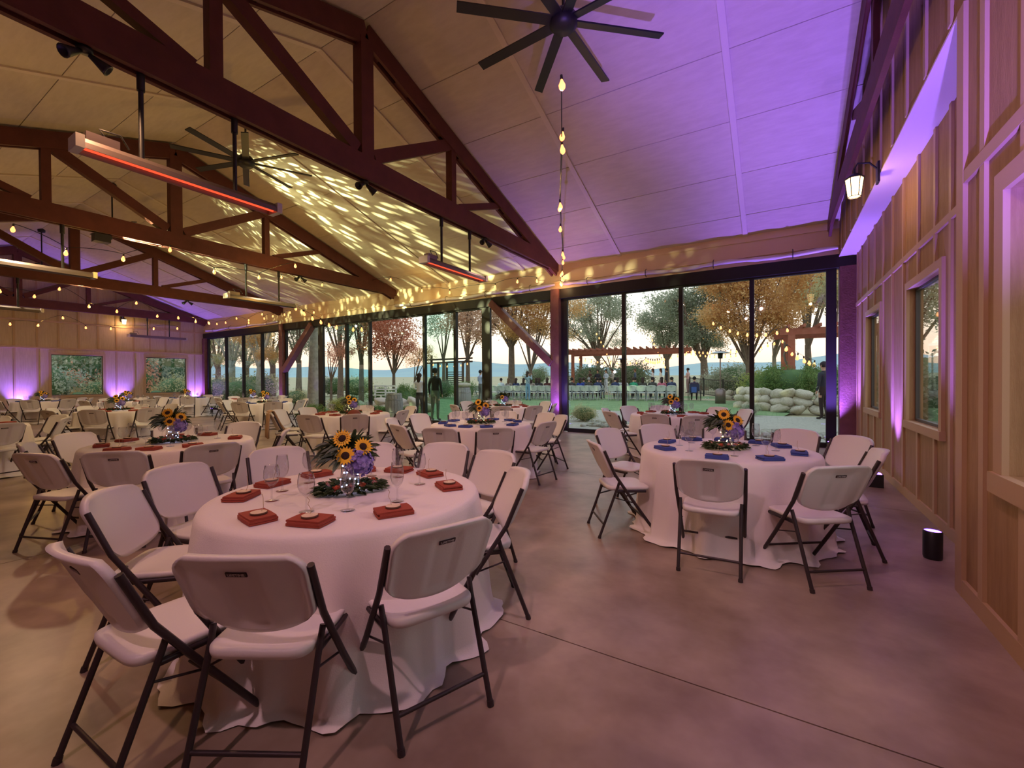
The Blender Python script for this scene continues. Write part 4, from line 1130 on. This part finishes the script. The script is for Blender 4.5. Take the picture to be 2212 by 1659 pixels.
def bush(name, p, sx, sy, sz, kind, label, dens='bush', rz=0, rects=0):
    e0 = empty(name, p, rz, label, 'shrub' if name != 'hedge' else 'hedge', 'garden shrubs')
    n = max(1, round(sx/sy)) if name == 'hedge' else 1
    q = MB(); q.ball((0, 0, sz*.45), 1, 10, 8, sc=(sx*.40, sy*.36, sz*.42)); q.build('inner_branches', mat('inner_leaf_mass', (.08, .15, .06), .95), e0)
    for k in range(max(n, 1)):
        o = inst(proto(kind, dens), 'foliage', ((k-(n-1)/2)*sx/n*.95, 0, sz*.5), (0, 0, k*1.7), e0, (sx/n*.62, sy*.6, sz*.62)); lab(o, kind='stuff')
    return e0
bush('round_shrub', at(823, 23), 1.3, 1.1, 1.0, 'hedge', 'clipped round green shrub left of the red tree')
bush('round_shrub', at(869, 22.5), 1.15, 1.1, 1.15, 'hedge', 'clipped square-topped shrub right of the red tree')
bush('round_shrub', at(905, 24), 1.0, 1.0, 1.1, 'hedge', 'green shrub behind the woman in white')
bush('round_shrub', at(1003, 27), 1.6, 1.2, 1.1, 'hedge', 'green shrub left of the dark door post')
bush('round_shrub', at(955, 29), 1.8, 1.2, 1.2, 'dark', 'dark shrub before the wooden arbour')
bush('low_shrub', at(745, 17), 1.5, .9, .8, 'lime', 'feathery bright green plant outside the left sliding door')
bush('low_shrub', at(815, 17.2), 1.8, .7, .45, 'hedge', 'low green ground cover left of the barrel')
bush('low_shrub', at(885, 17.6), 1.4, .7, .42, 'hedge', 'low green ground cover right of the barrel')
bush('low_shrub', at(675, 15.5), 1.2, .9, .6, 'hedge', 'dark shrub against the glass beside the far brace')
bush('hedge', at(1712, 18.3)+Vector((0, 0, .40)), 3.0, 1.3, 1.35, 'hedge', 'dense green hedge above the boulder wall')
bush('hedge', at(1780, 17.5)+Vector((0, 0, .42)), 2.0, 1.2, 1.2, 'hedge', 'right end of the hedge behind the dark-coated person')
bush('round_shrub', at(1648, 20.5)+Vector((0, 0, .3)), 1.9, 1.3, 1.25, 'lime', 'lime green shrub left of the hedge')
bush('round_shrub', at(1585, 30), 2.8, 2, 2.0, 'grey', 'grey-green shrub behind the black fence')
bush('round_shrub', at(1556, 33), 2.2, 2, 1.5, 'grey', 'smaller grey shrub beside the forked oak trunk')
bush('low_shrub', at(1620, 15.2), .5, .4, .45, 'grey', 'tuft of sage plant among the cobbles')
bush('low_shrub', at(1262, 14.8), .9, .6, .55, 'olive', 'tuft of sage plant outside the first right pane')
bush('round_shrub', at(1275, 34), 3.2, 2, 2.2, 'dark', 'dark shrubs behind the ceremony couple')
bush('round_shrub', at(1362, 36), 3.0, 2, 2.4, 'dark', 'dark shrub behind the right of the ceremony')
bush('round_shrub', at(1160, 75), 4, 3, 3.0, 'dark', 'distant round oak on the far field')
for px, d, kd, s_, lb in ((470, 30, 'olive', 2.4, 'olive thicket in the leftmost far pane'), (515, 27, 'dark', 2.2, 'dark thicket in the second far pane'), (560, 33, 'olive', 2.6, 'olive thicket in the third far pane'), (640, 26, 'olive', 1.2, 'dry yellow shrub beyond the far brace'), (770, 34, 'olive', 2.0, 'field-edge shrub beyond the second door'), (720, 36, 'grey', 2.2, 'field-edge shrub beyond the first door')):
    bush('thicket', at(px, d), s_*1.5, s_, s_*.75, kd, lb, 'mid')
# planting seen through the far end wall windows
for x, y, s_, kd, lb in ((-31, 6.2, 2.4, 'grey', 'grey shrub outside the left end window'), (-33, 7.6, 1.9, 'rust', 'red shrub outside the left end window'), (-30, 8.0, 1.5, 'olive', 'green shrub at the left end window edge'), (-33.5, 10.6, 2.6, 'rust', 'red shrub outside the right end window'), (-30.5, 11.4, 1.7, 'olive', 'olive shrub outside the right end window'), (-38, 9.5, 4.5, 'dark', 'dark tree mass outside the end wall'), (-37, 13, 4.2, 'grey', 'grey tree mass outside the end wall'), (-29, 7.0, 1.0, 'gold', 'dry golden grasses below the left end window'), (-29.3, 10.2, 1.0, 'gold', 'dry golden grasses below the right end window')):
    bush('round_shrub' if s_ > 1.2 else 'low_shrub', Vector((x, y, 0)), s_*1.5, s_, s_*1.1, kd, lb, 'mid' if s_ < 4 else 'dense')
for x, y, s_, kd, lb in ((4.5, 13.2, 1.3, 'hedge', 'green shrub through the middle right window'), (3.6, 16.0, 2.2, 'dark', 'dark shrub through the far right window'), (5.5, 10.5, .7, 'grey', 'low plant outside the middle right window')):
    bush('low_shrub', Vector((x, y, gz(x, y))), s_*1.4, s_, s_, kd, lb)
tree(1960, 19, [(0, 4.2, 1.5), (1.4, 5.0, 1.6), (.5, 6, 1.6)], 'grey', 'mid', 'grey tree seen through the middle right window', .15, 2.2)
# ------------------------------------------------------------------ timber pergolas, arbour, fence, barrels
REDP = mat('red_stained_pergola', (.30, .085, .05), .75, c2=(.36, .12, .075), nscale=5)
DKW = mat('dark_weathered_post', (.09, .065, .05), .9)
def pergola(name, c, ax, L, Wd, H, label, nr=16, m=REDP, pw=.2, posts=None, z0=None):
    z = gz(c.x, c.y) if z0 is None else z0
    e0 = empty(name, (c.x, c.y, z), ax, label, 'pergola')
    for sx_ in (posts or (-1, 1)):
        for sy_ in (-1, 1):
            q = MB(); q.box(sx_*L/2*.92-pw/2, sy_*Wd/2-pw/2, 0, sx_*L/2*.92+pw/2, sy_*Wd/2+pw/2, H); q.build('post', m, e0)
    for sy_ in (-1, 1):
        q = MB(); q.box(-L/2-.3, sy_*Wd/2-.05, H, L/2+.3, sy_*Wd/2+.05, H+.28); q.build('beam', m, e0)
    for k in range(nr):
        x = -L/2+L*k/(nr-1); q = MB(); q.box(x-.04, -Wd/2-.45, H+.28, x+.04, Wd/2+.45, H+.42); q.build('rafter', m, e0)
    return e0
p1, p2 = at(1243, 34), at(1478, 31)
pc_ = (p1+p2)/2; ax_ = math.atan2(p2.y-p1.y, p2.x-p1.x)
pg = pergola('long_pergola', pc_, ax_, (p2-p1).length+.4, 2.6, 2.85, 'long red timber pergola behind the ceremony seats', 20)
p3 = at(1790, 19.5)
pergola('near_pergola', p3, .1, 3.4, 2.4, 3.1, 'near red pergola with vine-wrapped posts beyond the hedge', 7, pw=.26)
vn = MB()
for s in (0, 1.6, 3.1):
    vn.tube([(.2*math.cos(s+k*.8), .2*math.sin(s+k*.8), k*.28) for k in range(11)], .045, 6)
o = vn.build('climbing_vine', mat('grey_vine_wood', (.22, .22, .19), .9)); o.location = p3+Vector((-1.5, -1.2, 0)); lab(o, 'thick grey vine twisting up the near pergola post', 'vine')
ar = empty('arbour', at(968, 33), .3, 'dark rustic wooden arbour with slatted sides on the lawn', 'arbour')
for x in (-1.35, -.8, -.1, .55, 1.2):
    q = MB(); q.tube([(x, 0, 0), (x, 0, 3.1 if x < -1 else 2.6)], .10, 8); q.build('post', DKW, ar)
for z in (2.5, 2.75):
    q = MB(); q.beam((-1.7, -.2, z), (1.9, .2, z+.1), .1, .12); q.build('beam', DKW, ar)
q = MB(); q.beam((1.3, 0, 2.5), (2.0, 0, 3.3), .12, .12); q.build('branch_brace', DKW, ar)
for k in range(9):
    for x0, x1 in ((-1.3, -.8), (.0, .5), (.6, 1.2)):
        q = MB(); q.box(x0, -.02, .5+k*.16, x1, .02, .56+k*.16); q.build('slat', DKW, ar)
fe = empty('metal_fence', at(1490, 30), 0, 'black metal picket fence along the lawn edge', 'fence')
fp = [at(1490, 30), at(1520, 27.5), at(1562, 25), at(1600, 22.5), at(1650, 20.5)]
o0 = fe.location.copy()
for i in range(len(fp)-1):
    a, b_ = fp[i]-o0, fp[i+1]-o0
    q = MB(); q.box(a.x-.04, a.y-.04, a.z-.1, a.x+.04, a.y+.04, a.z+1.15); q.build('post', BLK, fe)
    for z in (.12, 1.05):
        q = MB(); q.beam(a+Vector((0, 0, z)), b_+Vector((0, 0, z)), .03, .04); q.build('rail', BLK, fe)
    n = int((b_-a).length/.12)
    for k in range(1, n):
        c_ = a.lerp(b_, k/n); q = MB() if k == 1 else q
        q.box(c_.x-.009, c_.y-.009, c_.z+.12, c_.x+.009, c_.y+.009, c_.z+1.05)
    lab(q.build('pickets', BLK, fe), kind='stuff')
WOODG = mat('weathered_grey_oak', (.24, .24, .25), .8, c2=(.33, .33, .34), nscale=9, stretch=(6, 6, .6))
def barrel(p, label, h=.95, r=.34, rot=0):
    e0 = empty('wine_barrel', p, rot, label, 'barrel', 'oak barrels')
    prof = lambda t: r*(.82+.18*math.sin(PI*t))
    n = 18
    for k in range(n):
        q = MB(); a0, a1 = 2*PI*k/n+.015, 2*PI*(k+1)/n-.015; V = []
        for j in range(9):
            t = j/8; rr_ = prof(t)
            for a, d_ in ((a0, 0), (a1, 0), (a1, -.025), (a0, -.025)): V.append(((rr_+d_)*math.cos(a), (rr_+d_)*math.sin(a), t*h))
        F_ = []
        for j in range(8):
            for i in range(4): F_.append((j*4+i, j*4+(i+1) % 4, j*4+4+(i+1) % 4, j*4+4+i))
        F_ += [(3, 2, 1, 0), (32, 33, 34, 35)]
        q.add(V, F_); q.build('stave', WOODG, e0)
    for t in (.06, .26, .74, .94):
        q = MB(); R0 = prof(t)+.004; q.lathe([(R0, t*h-.022), (R0+.004, t*h), (R0, t*h+.022)], 24); q.build('hoop', mat('dull_hoop_steel', (.30, .31, .33), .4, metal=.8), e0)
    q = MB(); q.lathe([(.0001, h-.03), (prof(1)-.02, h-.03), (prof(1)-.02, h-.05), (.0001, h-.05)], 20); q.build('barrel_head', WOODG, e0)
barrel(at(851, 16.9), 'grey wine barrel standing outside the sliding doors')
barrel(at(1003, 21.5), 'second wine barrel with a stone on top, by the dark post')
o = inst(RK[1], 'boulder', at(1003, 21.5)+Vector((0, 0, 1.06)), (0, 0, 1), sc=(.34, .26, .14)); lab(o, 'flat buff stone lying on top of the second barrel', 'stone')
# white bench
bn = empty('garden_bench', at(828, 21.0)+Vector((0, 0, .25)), .35, 'white slatted garden bench before the round shrub', 'bench')
WB = mat('white_bench_paint', (.75, .75, .73), .6)
for x in (-.55, 0, .55):
    q = MB(); q.box(x-.03, .18, 0, x+.03, .24, .9); q.build('leg', WB, bn)
    q = MB(); q.box(x-.03, -.24, 0, x+.03, -.18, .45); q.build('leg', WB, bn)
for z in (.55, .7, .86):
    q = MB(); q.box(-.58, .18, z, .58, .22, z+.06); q.build('back_slat', WB, bn)
for k in range(4):
    q = MB(); q.box(-.58, -.24+k*.11, .44, .58, -.16+k*.11, .47); q.build('seat_slat', WB, bn)
def heaterp(p, label, h=2.25):
    e0 = empty('patio_heater', p, 0, label, 'patio heater', 'mushroom patio heaters')
    q = MB(); q.tube([(0, 0, .7), (0, 0, h-.1)], .03, 8); q.build('pole', STEEL, e0)
    q = MB(); q.lathe([(.0001, 0), (.24, 0), (.22, .65), (.12, .72), (.0001, .73)], 16); q.build('base', STEEL, e0)
    q = MB(); q.lathe([(.0001, h+.10), (.15, h+.08), (.45, h-.02), (.45, h-.03), (.14, h+.05), (.0001, h+.06)], 20); q.build('reflector_disc', mat('pale_blue_aluminium', (.55, .60, .66), .35, metal=.6), e0)  # disc is an even pale blue-grey metal
    q = MB(); q.lathe([(.0001, h-.28), (.10, h-.28), (.12, h), (.0001, h)], 12); q.build('burner', DARK, e0)
heaterp(at(1556, 21), 'mushroom patio heater right of the tall mullion', 2.45)
heaterp(at(1343, 33), 'mushroom patio heater under the long pergola', 2.5)
# ------------------------------------------------------------------ people
SKIN = mat('skin', (.50, .28, .19), .6); SKIN2 = mat('darker_skin', (.30, .16, .10), .6)
def skin_body(J, E_, top, bot, skin, cut, name='body'):
    # J: joint -> (pos, radius) ; one continuous skinned mesh, coloured by height and joint distance
    names = list(J); me = bpy.data.meshes.new(name)
    me.from_pydata([J[n][0] for n in names], [(names.index(a), names.index(b_)) for a, b_ in E_], [])
    o = bpy.data.objects.new(name, me); col.objects.link(o)
    md = o.modifiers.new('s', 'SKIN'); sv = me.skin_vertices[0].data
    for i, n in enumerate(names):
        r = J[n][1]; sv[i].radius = (r, r) if not isinstance(r, tuple) else r
    sv[names.index('pelvis')].use_root = True
    o.modifiers.new('u', 'SUBSURF').levels = 1
    bpy.context.view_layer.update()
    m2 = bpy.data.meshes.new_from_object(o.evaluated_get(bpy.context.evaluated_depsgraph_get()))
    bpy.data.objects.remove(o); m2.name = name
    m2.materials.clear()
    for m in (top, bot, skin, mat('dark_shoes', (.03, .025, .02), .6)): m2.materials.append(m)
    P = {n: Vector(J[n][0]) for n in names}
    for p in m2.polygons:
        p.use_smooth = True
        near = min(names, key=lambda n: (P[n]-p.center).length)
        p.material_index = cut(near, p.center)
    return m2
def cutf(near, c):
    if near in ('head', 'crown', 'neck2', 'jaw', 'nose') or near.startswith('hand') or near.startswith('fin'): return 2
    if near.startswith('foot') or near.startswith('toe'): return 3
    if near.startswith('knee') or near.startswith('ankle') or near.startswith('hip') or near == 'pelvis' or near.startswith('thigh'): return 1
    return 0
def figure(name, label, p, rz, top, bot, hairm, pose='stand', h=1.7, arms='down', hair='long', skin=None, sc=1, hat=None, group='people in the garden'):
    skin = skin or SKIN
    k = h/1.7
    J = {'pelvis': ((0, 0, .95), (.145, .10)), 'waist': ((0, 0, 1.09), (.125, .09)), 'chest': ((0, .0, 1.28), (.15, .105)), 'neck': ((0, -.01, 1.44), (.055, .055)), 'neck2': ((0, 0, 1.50), (.05, .05)), 'jaw': ((0, .02, 1.56), (.062, .068)), 'head': ((0, .012, 1.63), (.078, .09)), 'crown': ((0, 0, 1.69), (.06, .065))}
    E_ = [('pelvis', 'waist'), ('waist', 'chest'), ('chest', 'neck'), ('neck', 'neck2'), ('neck2', 'jaw'), ('jaw', 'head'), ('head', 'crown')]
    for s, n in ((-1, 'l'), (1, 'r')):
        J['sh'+n] = ((s*.175, -.01, 1.385), .062); E_.append(('chest', 'sh'+n))
        if arms == 'down': el, ha = (s*.225, -.02, 1.12), (s*.235, .04, .86)
        elif arms == 'up': el, ha = (s*.22, .12, 1.22), (s*.09, .24, 1.50)
        elif arms == 'front': el, ha = (s*.23, .02, 1.13), (s*.07, .22, 1.12)
        J['el'+n] = (el, .045); J['wr'+n] = (tuple(Vector(el).lerp(Vector(ha), .88)), .03); J['hand'+n] = (tuple(Vector(el).lerp(Vector(ha), 1.12)), (.034, .018))
        E_ += [('sh'+n, 'el'+n), ('el'+n, 'wr'+n), ('wr'+n, 'hand'+n)]
        if pose == 'stand':
            J['hip'+n] = ((s*.085, 0, .86), .092); J['knee'+n] = ((s*.10, .01, .49), .06); J['ankle'+n] = ((s*.11, -.03, .09), .042); J['foot'+n] = ((s*.12, .05, .035), (.04, .03)); J['toe'+n] = ((s*.13, .13, .03), (.035, .022))
        else:
            J['hip'+n] = ((s*.09, .05, .90), .095); J['knee'+n] = ((s*.13, .43, .92), .07); J['ankle'+n] = ((s*.13, .45, .52), .045); J['foot'+n] = ((s*.13, .50, .465), (.04, .03)); J['toe'+n] = ((s*.13, .58, .46), (.035, .022))
        E_ += [('pelvis', 'hip'+n), ('hip'+n, 'knee'+n), ('knee'+n, 'ankle'+n), ('ankle'+n, 'foot'+n), ('foot'+n, 'toe'+n)]
    dz = 0 if pose == 'stand' else -.43
    J = {n: ((v[0][0]*k, v[0][1]*k, (v[0][2]+dz)*k), tuple(q*k for q in v[1]) if isinstance(v[1], tuple) else v[1]*k) for n, v in J.items()}
    me = skin_body(J, E_, top, bot, skin, cutf)
    e0 = empty(name, p, rz, label, 'person', group)
    b0 = inst(me, 'body', parent=e0)
    # fingers and face details as small sub-parts of the body
    hz = (1.635+dz)*k; q = MB()
    for s, n in ((-1, 'l'), (1, 'r')):
        hp = Vector(J['hand'+n][0]); w_ = Vector(J['wr'+n][0]); d_ = (hp-w_).normalized(); sd = d_.cross(Vector((s, .3, .2))).normalized()
        for f in range(4):
            o_ = hp+sd*(f-1.5)*.016*k; L_ = (.065, .075, .07, .055)[f]*k
            q.tube([o_, o_+d_*L_*.6, o_+d_*L_+Vector((-s*.015, .01, 0))], [.008*k, .0075*k, .006*k], 5)
        o_ = w_.lerp(hp, .5)+sd*-.03*k; q.tube([o_, o_+d_*.03*k-sd*.025*k, o_+d_*.055*k-sd*.03*k], [.009*k, .008*k, .006*k], 5)
    q.build('fingers', skin, b0)
    q = MB(); q.ball((0, .105*k, hz-.015*k), .014*k, 6, 5, sc=(.8, 1.2, 1.4)); q.ball((.083*k, .005, hz-.005), .022*k, 6, 4, sc=(.4, .8, 1.3)); q.ball((-.083*k, .005, hz-.005), .022*k, 6, 4, sc=(.4, .8, 1.3)); q.build('nose_and_ears', skin, b0)
    q = MB()
    for s in (-1, 1): q.ball((s*.03*k, .092*k, hz+.012*k), .010*k, 6, 4, sc=(1.3, .6, .7))
    q.box(-.022*k, .088*k, hz-.055*k, .022*k, .096*k, hz-.050*k); q.build('eyes_and_mouth', mat('dark_eyes', (.03, .02, .02), .5), b0)
    q = MB(); n_, m_ = 14, 8; V = []; F_ = []
    for i in range(m_+1):
        t = PI*.72*i/m_
        for a in range(n_):
            an = 2*PI*a/n_; fr = max(0, math.sin(an))
            tt = min(t*1.08, PI*.76-(PI*.38)*fr)
            V.append((math.sin(tt)*math.cos(an)*.094*k, math.sin(tt)*math.sin(an)*.108*k-.008*k, hz+.012*k+math.cos(tt)*.105*k))
    for i in range(m_):
        for a in range(n_): F_.append((i*n_+a, (i+1)*n_+a, (i+1)*n_+(a+1) % n_, i*n_+(a+1) % n_))
    q.add(V, F_, 0, True)
    if hair == 'long': q.ball((0, -.075*k, hz-.12*k), .09*k, 10, 8, sc=(.95, .5, 1.7))
    if hair == 'bun': q.ball((0, -.11*k, hz+.02*k), .045*k, 8, 6)
    q.build('hair', hairm, e0)
    if hat: 
        q = MB(); q.lathe([(.0001, .13), (.07, .125), (.085, .05), (.09, .03), (.15, .02), (.15, .012), (.085, .015)], 18, c=(0, 0, hz+.03)); q.build('hat', hat, e0)
    return e0
def cl(n, c): return mat(n, c, .85)
HB = cl('dark_brown_hair', (.035, .02, .015)); HK = cl('black_hair', (.012, .01, .01)); HL = cl('light_brown_hair', (.14, .08, .04)); HG = cl('grey_hair', (.3, .29, .28))
WS = cl('white_shirt', (.72, .74, .80)); BP = cl('black_trousers', (.015, .015, .018)); BJ = cl('black_jacket', (.014, .014, .016)); GRT = cl('grey_green_trousers', (.10, .12, .09))
DEN = cl('pale_denim_jacket', (.30, .42, .50)); JN = cl('blue_jeans', (.14, .28, .45)); LB = cl('pale_blue_shirt', (.42, .48, .66)); GT = cl('grey_trousers', (.12, .13, .13))
face = 0.55
figure('person', 'long-haired woman in white shirt and black trousers outside the doors', at(906, 16.6), .25, WS, BP, HB, 'stand', 1.68, 'front', 'long')
figure('person', 'tall man in black jacket seen through the narrow door pane', at(940, 15.6), .2, BJ, GRT, HK, 'stand', 1.84, 'down', 'short')
w1 = figure('person', 'woman in pale denim jacket and jeans taking a photo', at(1140, 25.2), -.1, DEN, JN, HB, 'stand', 1.66, 'up', 'long')
q = MB(); q.tube([(-.15, -.08, 1.42), (-.02, -.125, 1.25), (.15, -.10, 1.02), (.19, .02, .96)], .010, 5); q.build('bag_strap', BLK, w1)
figure('person', 'standing person in pale blue shirt beside the dark post', at(1038, 24.4), -.3, LB, GT, HK, 'stand', 1.74, 'front', 'short')
figure('person', 'person in long dark coat at the right edge of the glass', at(1779, 13.9), .9, cl('navy_coat', (.022, .025, .04)), cl('dark_brown_trousers', (.035, .02, .018)), HK, 'stand', 1.80, 'down', 'short', hat=None)
for px, d, c_, bt, hr, hs, ar_, lb, rz in ((1274, 33, (.10, .035, .03), (.08, .03, .03), HK, 'short', 'front', 'standing man in maroon suit under the pergola, leftmost', 2.9), (1291, 32.5, (.02, .02, .04), (.02, .02, .03), HK, 'short', 'front', 'officiant in dark suit reading from a paper', 3.0),
        (1309, 32.5, (.55, .62, .72), (.55, .6, .68), HB, 'bun', 'front', 'person in shimmering pale dress at the ceremony', 2.7), (1323, 32.8, (.55, .5, .48), (.10, .08, .08), HB, 'long', 'front', 'standing guest in cream top facing the couple', 2.4), (1372, 33, (.08, .12, .20), (.07, .08, .12), HL, 'short', 'down', 'standing boy in slate blue shirt in the middle', 1.9),
        (1410, 32, (.62, .66, .70), (.2, .2, .22), HB, 'long', 'down', 'woman in white top standing before the pergola post', 1.6), (1427, 32.5, (.75, .74, .70), (.5, .5, .5), HB, 'long', 'down', 'woman in ivory dress standing beside the post', 1.5), (1440, 33, (.03, .03, .04), (.03, .03, .04), HK, 'short', 'down', 'man in dark suit standing right of the post', 1.6),
        (1486, 30, (.66, .42, .40), (.3, .2, .2), HK, 'short', 'front', 'standing person in pink top right of the fourth mullion', 1.3)):
    figure('person', lb, at(px, d), rz, cl('garment_%d' % px, c_), cl('lower_garment_%d' % px, bt), hr, 'stand', 1.70, ar_, hs)
# ceremony seating
CW = mat('cool_white_plastic', (.72, .74, .76), .5); CT_ = mat('grey_chair_tube', (.38, .40, .42), .5)  # slightly bluer white than the indoor chairs, with grey tubes
chair1 = make_chair(CW, CT_, (-5.2, 24.3, 0)); 
ra, rb = Vector((-4.9, 24.4)), Vector((-16.9, 22.2)); u_ = (ra-rb).normalized(); nrm = Vector((-u_.y, u_.x)); rzc = math.atan2(nrm.y, nrm.x)-PI/2
first = True
def spot(row, i): return ra-u_*(.02+i*.515)+nrm*(1.0*row)
names_row = ['back row', 'second row', 'third row']
shirts = [((.02, .05, .30), 'royal blue'), ((.03, .05, .13), 'navy'), ((.02, .22, .14), 'emerald green'), ((.06, .06, .05), 'dark olive'), ((.55, .15, .22), 'pink'), ((.04, .04, .045), 'black'), ((.30, .26, .22), 'taupe'), ((.55, .62, .66), 'pale blue'), ((.10, .03, .03), 'maroon'), ((.5, .5, .5), 'light grey')]
seatedc = {}
def seated(row, i, ci, hr, hs, lb):
    p = spot(row, i); c_, nm = shirts[ci]
    key = (ci, hs, hr.name)
    if key in seatedc:
        o = dup(seatedc[key])
    else:
        o = figure('person', lb, (0, 0, 0), 0, cl('shirt_'+nm.replace(' ', '_'), c_), cl('dark_slacks', (.03, .03, .04)), hr, 'sit', 1.68, 'front', hs); seatedc[key] = o
    o.location = (p.x, p.y, gz(p.x, p.y)+.02); o.rotation_euler = (0, 0, rzc); o['label'] = lb; o['group'] = 'seated ceremony guests'
    return o
occ = {(0, 2): (4, HB, 'long'), (0, 20): (7, HK, 'short'), (0, 15): (5, HK, 'short')}
skip = {(0, 7), (0, 12), (1, 7), (1, 12), (2, 7)}
for row in (0, 1, 2):
    for i in range(24 if row < 2 else 18):
        if (row, i) in skip: continue
        if row == 2 and i % 2: continue
        p = spot(row, i)
        lb = 'white folding chair outdoors, %s, place %s from the right' % (names_row[row], ['one', 'two', 'three', 'four', 'five', 'six', 'seven', 'eight', 'nine', 'ten', 'eleven', 'twelve', 'thirteen', 'fourteen', 'fifteen', 'sixteen', 'seventeen', 'eighteen', 'nineteen', 'twenty', 'twenty-one', 'twenty-two', 'twenty-three', 'twenty-four'][i])
        if first: first = False; c = chair1
        else: c = dup(chair1)
        c.location = (p.x, p.y, gz(p.x, p.y)); c.rotation_euler = (0, 0, rzc+R.uniform(-.05, .05)); lab(c, lb, 'chair', 'white ceremony chairs on the lawn')
who = [(1, 0, 1, HK, 'short'), (1, 1, 4, HB, 'long'), (1, 2, 5, HK, 'short'), (1, 3, 3, HB, 'long'), (1, 4, 2, HB, 'short'), (1, 5, 9, HK, 'short'), (1, 6, 1, HK, 'short'), (1, 8, 1, HK, 'short'), (1, 9, 3, HG, 'short'), (1, 10, 0, HB, 'long'), (1, 11, 5, HK, 'short'), (1, 13, 5, HB, 'long'), (1, 14, 8, HB, 'long'), (1, 15, 5, HB, 'long'), (1, 16, 6, HB, 'long'), (1, 17, 5, HB, 'long'), (1, 18, 1, HB, 'long'), (1, 19, 6, HL, 'long'), (1, 20, 7, HK, 'short'), (1, 22, 6, HB, 'long'),
       (2, 0, 8, HB, 'long'), (2, 2, 6, HB, 'long'), (2, 4, 5, HK, 'short'), (2, 6, 7, HB, 'long'), (2, 8, 3, HK, 'short'), (2, 10, 1, HB, 'short'), (2, 14, 6, HB, 'long'), (2, 16, 5, HB, 'long')]
wrds = ['one', 'two', 'three', 'four', 'five', 'six', 'seven', 'eight', 'nine', 'ten', 'eleven', 'twelve', 'thirteen', 'fourteen', 'fifteen', 'sixteen', 'seventeen', 'eighteen', 'nineteen', 'twenty', 'twenty-one', 'twenty-two', 'twenty-three']
for row, i, ci, hr, hs in who:
    seated(row, i, ci, hr, hs, 'seated guest in %s seen from behind, %s, place %s from right' % (shirts[ci][1], names_row[row], wrds[i]))
# wheelchair with its user
wp = at(1500, 24.0)
wc = empty('wheelchair', wp, rzc, 'wheelchair with large rear wheels at the right of the rows', 'wheelchair')
for s in (-1, 1):
    q = MB(); M_ = Matrix.Rotation(PI/2, 4, 'Y')
    q.tube([(s*.32, .30*math.cos(a), .31+.30*math.sin(a)) for a in [2*PI*k/24 for k in range(25)]], .016, 6, cap=False)
    for k in range(8): q.tube([(s*.32, 0, .31), (s*.32, .30*math.cos(k*PI/4), .31+.30*math.sin(k*PI/4))], .004, 4)
    q.build('wheel', BLK, wc)
    q = MB(); q.tube([(s*.24, .35+.08*math.cos(a), .09+.08*math.sin(a)) for a in [2*PI*k/12 for k in range(13)]], .013, 6, cap=False); q.build('caster', BLK, wc)
    q = MB(); q.tube([(s*.25, -.24, .92), (s*.25, -.18, .88), (s*.25, -.17, .40), (s*.25, .30, .40), (s*.24, .40, .18)], .013, 6); q.build('frame_tube', CT_, wc)
q = MB(); q.box(-.25, -.19, .50, .25, -.16, .90); q.build('back_sling', mat('navy_sling', (.03, .04, .10), .8), wc)
q = MB(); q.box(-.25, -.17, .41, .25, .28, .44); q.build('seat_sling', mat('navy_sling', (.03, .04, .10), .8), wc)
q = MB(); q.box(-.16, -.30, .45, .10, -.20, .75); o = q.build('backpack', mat('blue_violet_bag', (.05, .12, .40), .7)); o.location = wp; o.rotation_euler = (0, 0, rzc); lab(o, 'blue bag hanging on the back of the wheelchair', 'bag')
figure('person', 'person in dark purple top seated in the wheelchair', wp+Vector((0, 0, .0)), rzc, cl('plum_top', (.05, .035, .08)), BP, HK, 'sit', 1.72, 'front', 'short')
# ------------------------------------------------------------------ outdoor string lights
def ostrand(a, b_, n, label, sag=.35, big=1.6): strand(line(a, b_, n, sag), label, 'garden string lights', big, 0)
ostrand(at(1478, 31, 3.6), at(1690, 20.5, 3.3), 20, 'garden string lights sweeping from the long pergola to the near one')
ostrand(at(1474, 31, 3.5), at(1640, 26, 3.2), 16, 'lower garden string lights right of the pergola')
ostrand(at(1238, 33.5, 3.2), at(1480, 31, 3.3), 18, 'string lights hung along the long pergola beam', .5)
ostrand(at(1290, 32, 4.9), at(1320, 33, 2.9), 8, 'string lights climbing the airy tree behind the pergola', .0)
ostrand(at(1405, 32, 4.7), at(1437, 31, 2.4), 9, 'string lights wound round the pergola post', .0)
ostrand(at(1395, 31.5, 3.0), at(1425, 31.5, 2.9), 7, 'cluster of bulbs in the pergola chandelier', .1, 2.4)
ostrand(at(1540, 20, 4.1), at(1700, 17.5, 3.5), 9, 'upper garden string lights before the golden tree')
ostrand(at(1700, 19, 2.9), at(1760, 19, 2.2), 6, 'bright bulbs on the near pergola post', .1, 2.2)
ostrand(at(905, 31, 3.0), at(1010, 33, 2.8), 8, 'string lights on the wooden arbour', .3)
ostrand(at(640, 17, 4.4), at(800, 17, 3.6), 10, 'garden string lights outside the left sliding doors', .3)
for px, d, z, lb in ((1274, 31, 2.4, 'glowing ball lamp at the left of the ceremony'), (1300, 31.5, 2.35, 'white spot lamp behind the officiant'), (1328, 31.5, 1.95, 'white spot lamp right of the officiant')):
    q = MB(); q.ball((0, 0, 0), .10, 12, 8, 0); q.tube([(0, 0, -.1), (0, 0, -z+gz(*at(px, d).xy))], .015, 6, 1); o = q.build('garden_lamp', [mat('white_globe_lamp', (1, .95, .9), .4, emit=(1, .92, .85), es=7), BLK]); o.location = at(px, d, z); lab(o, lb, 'lamp')
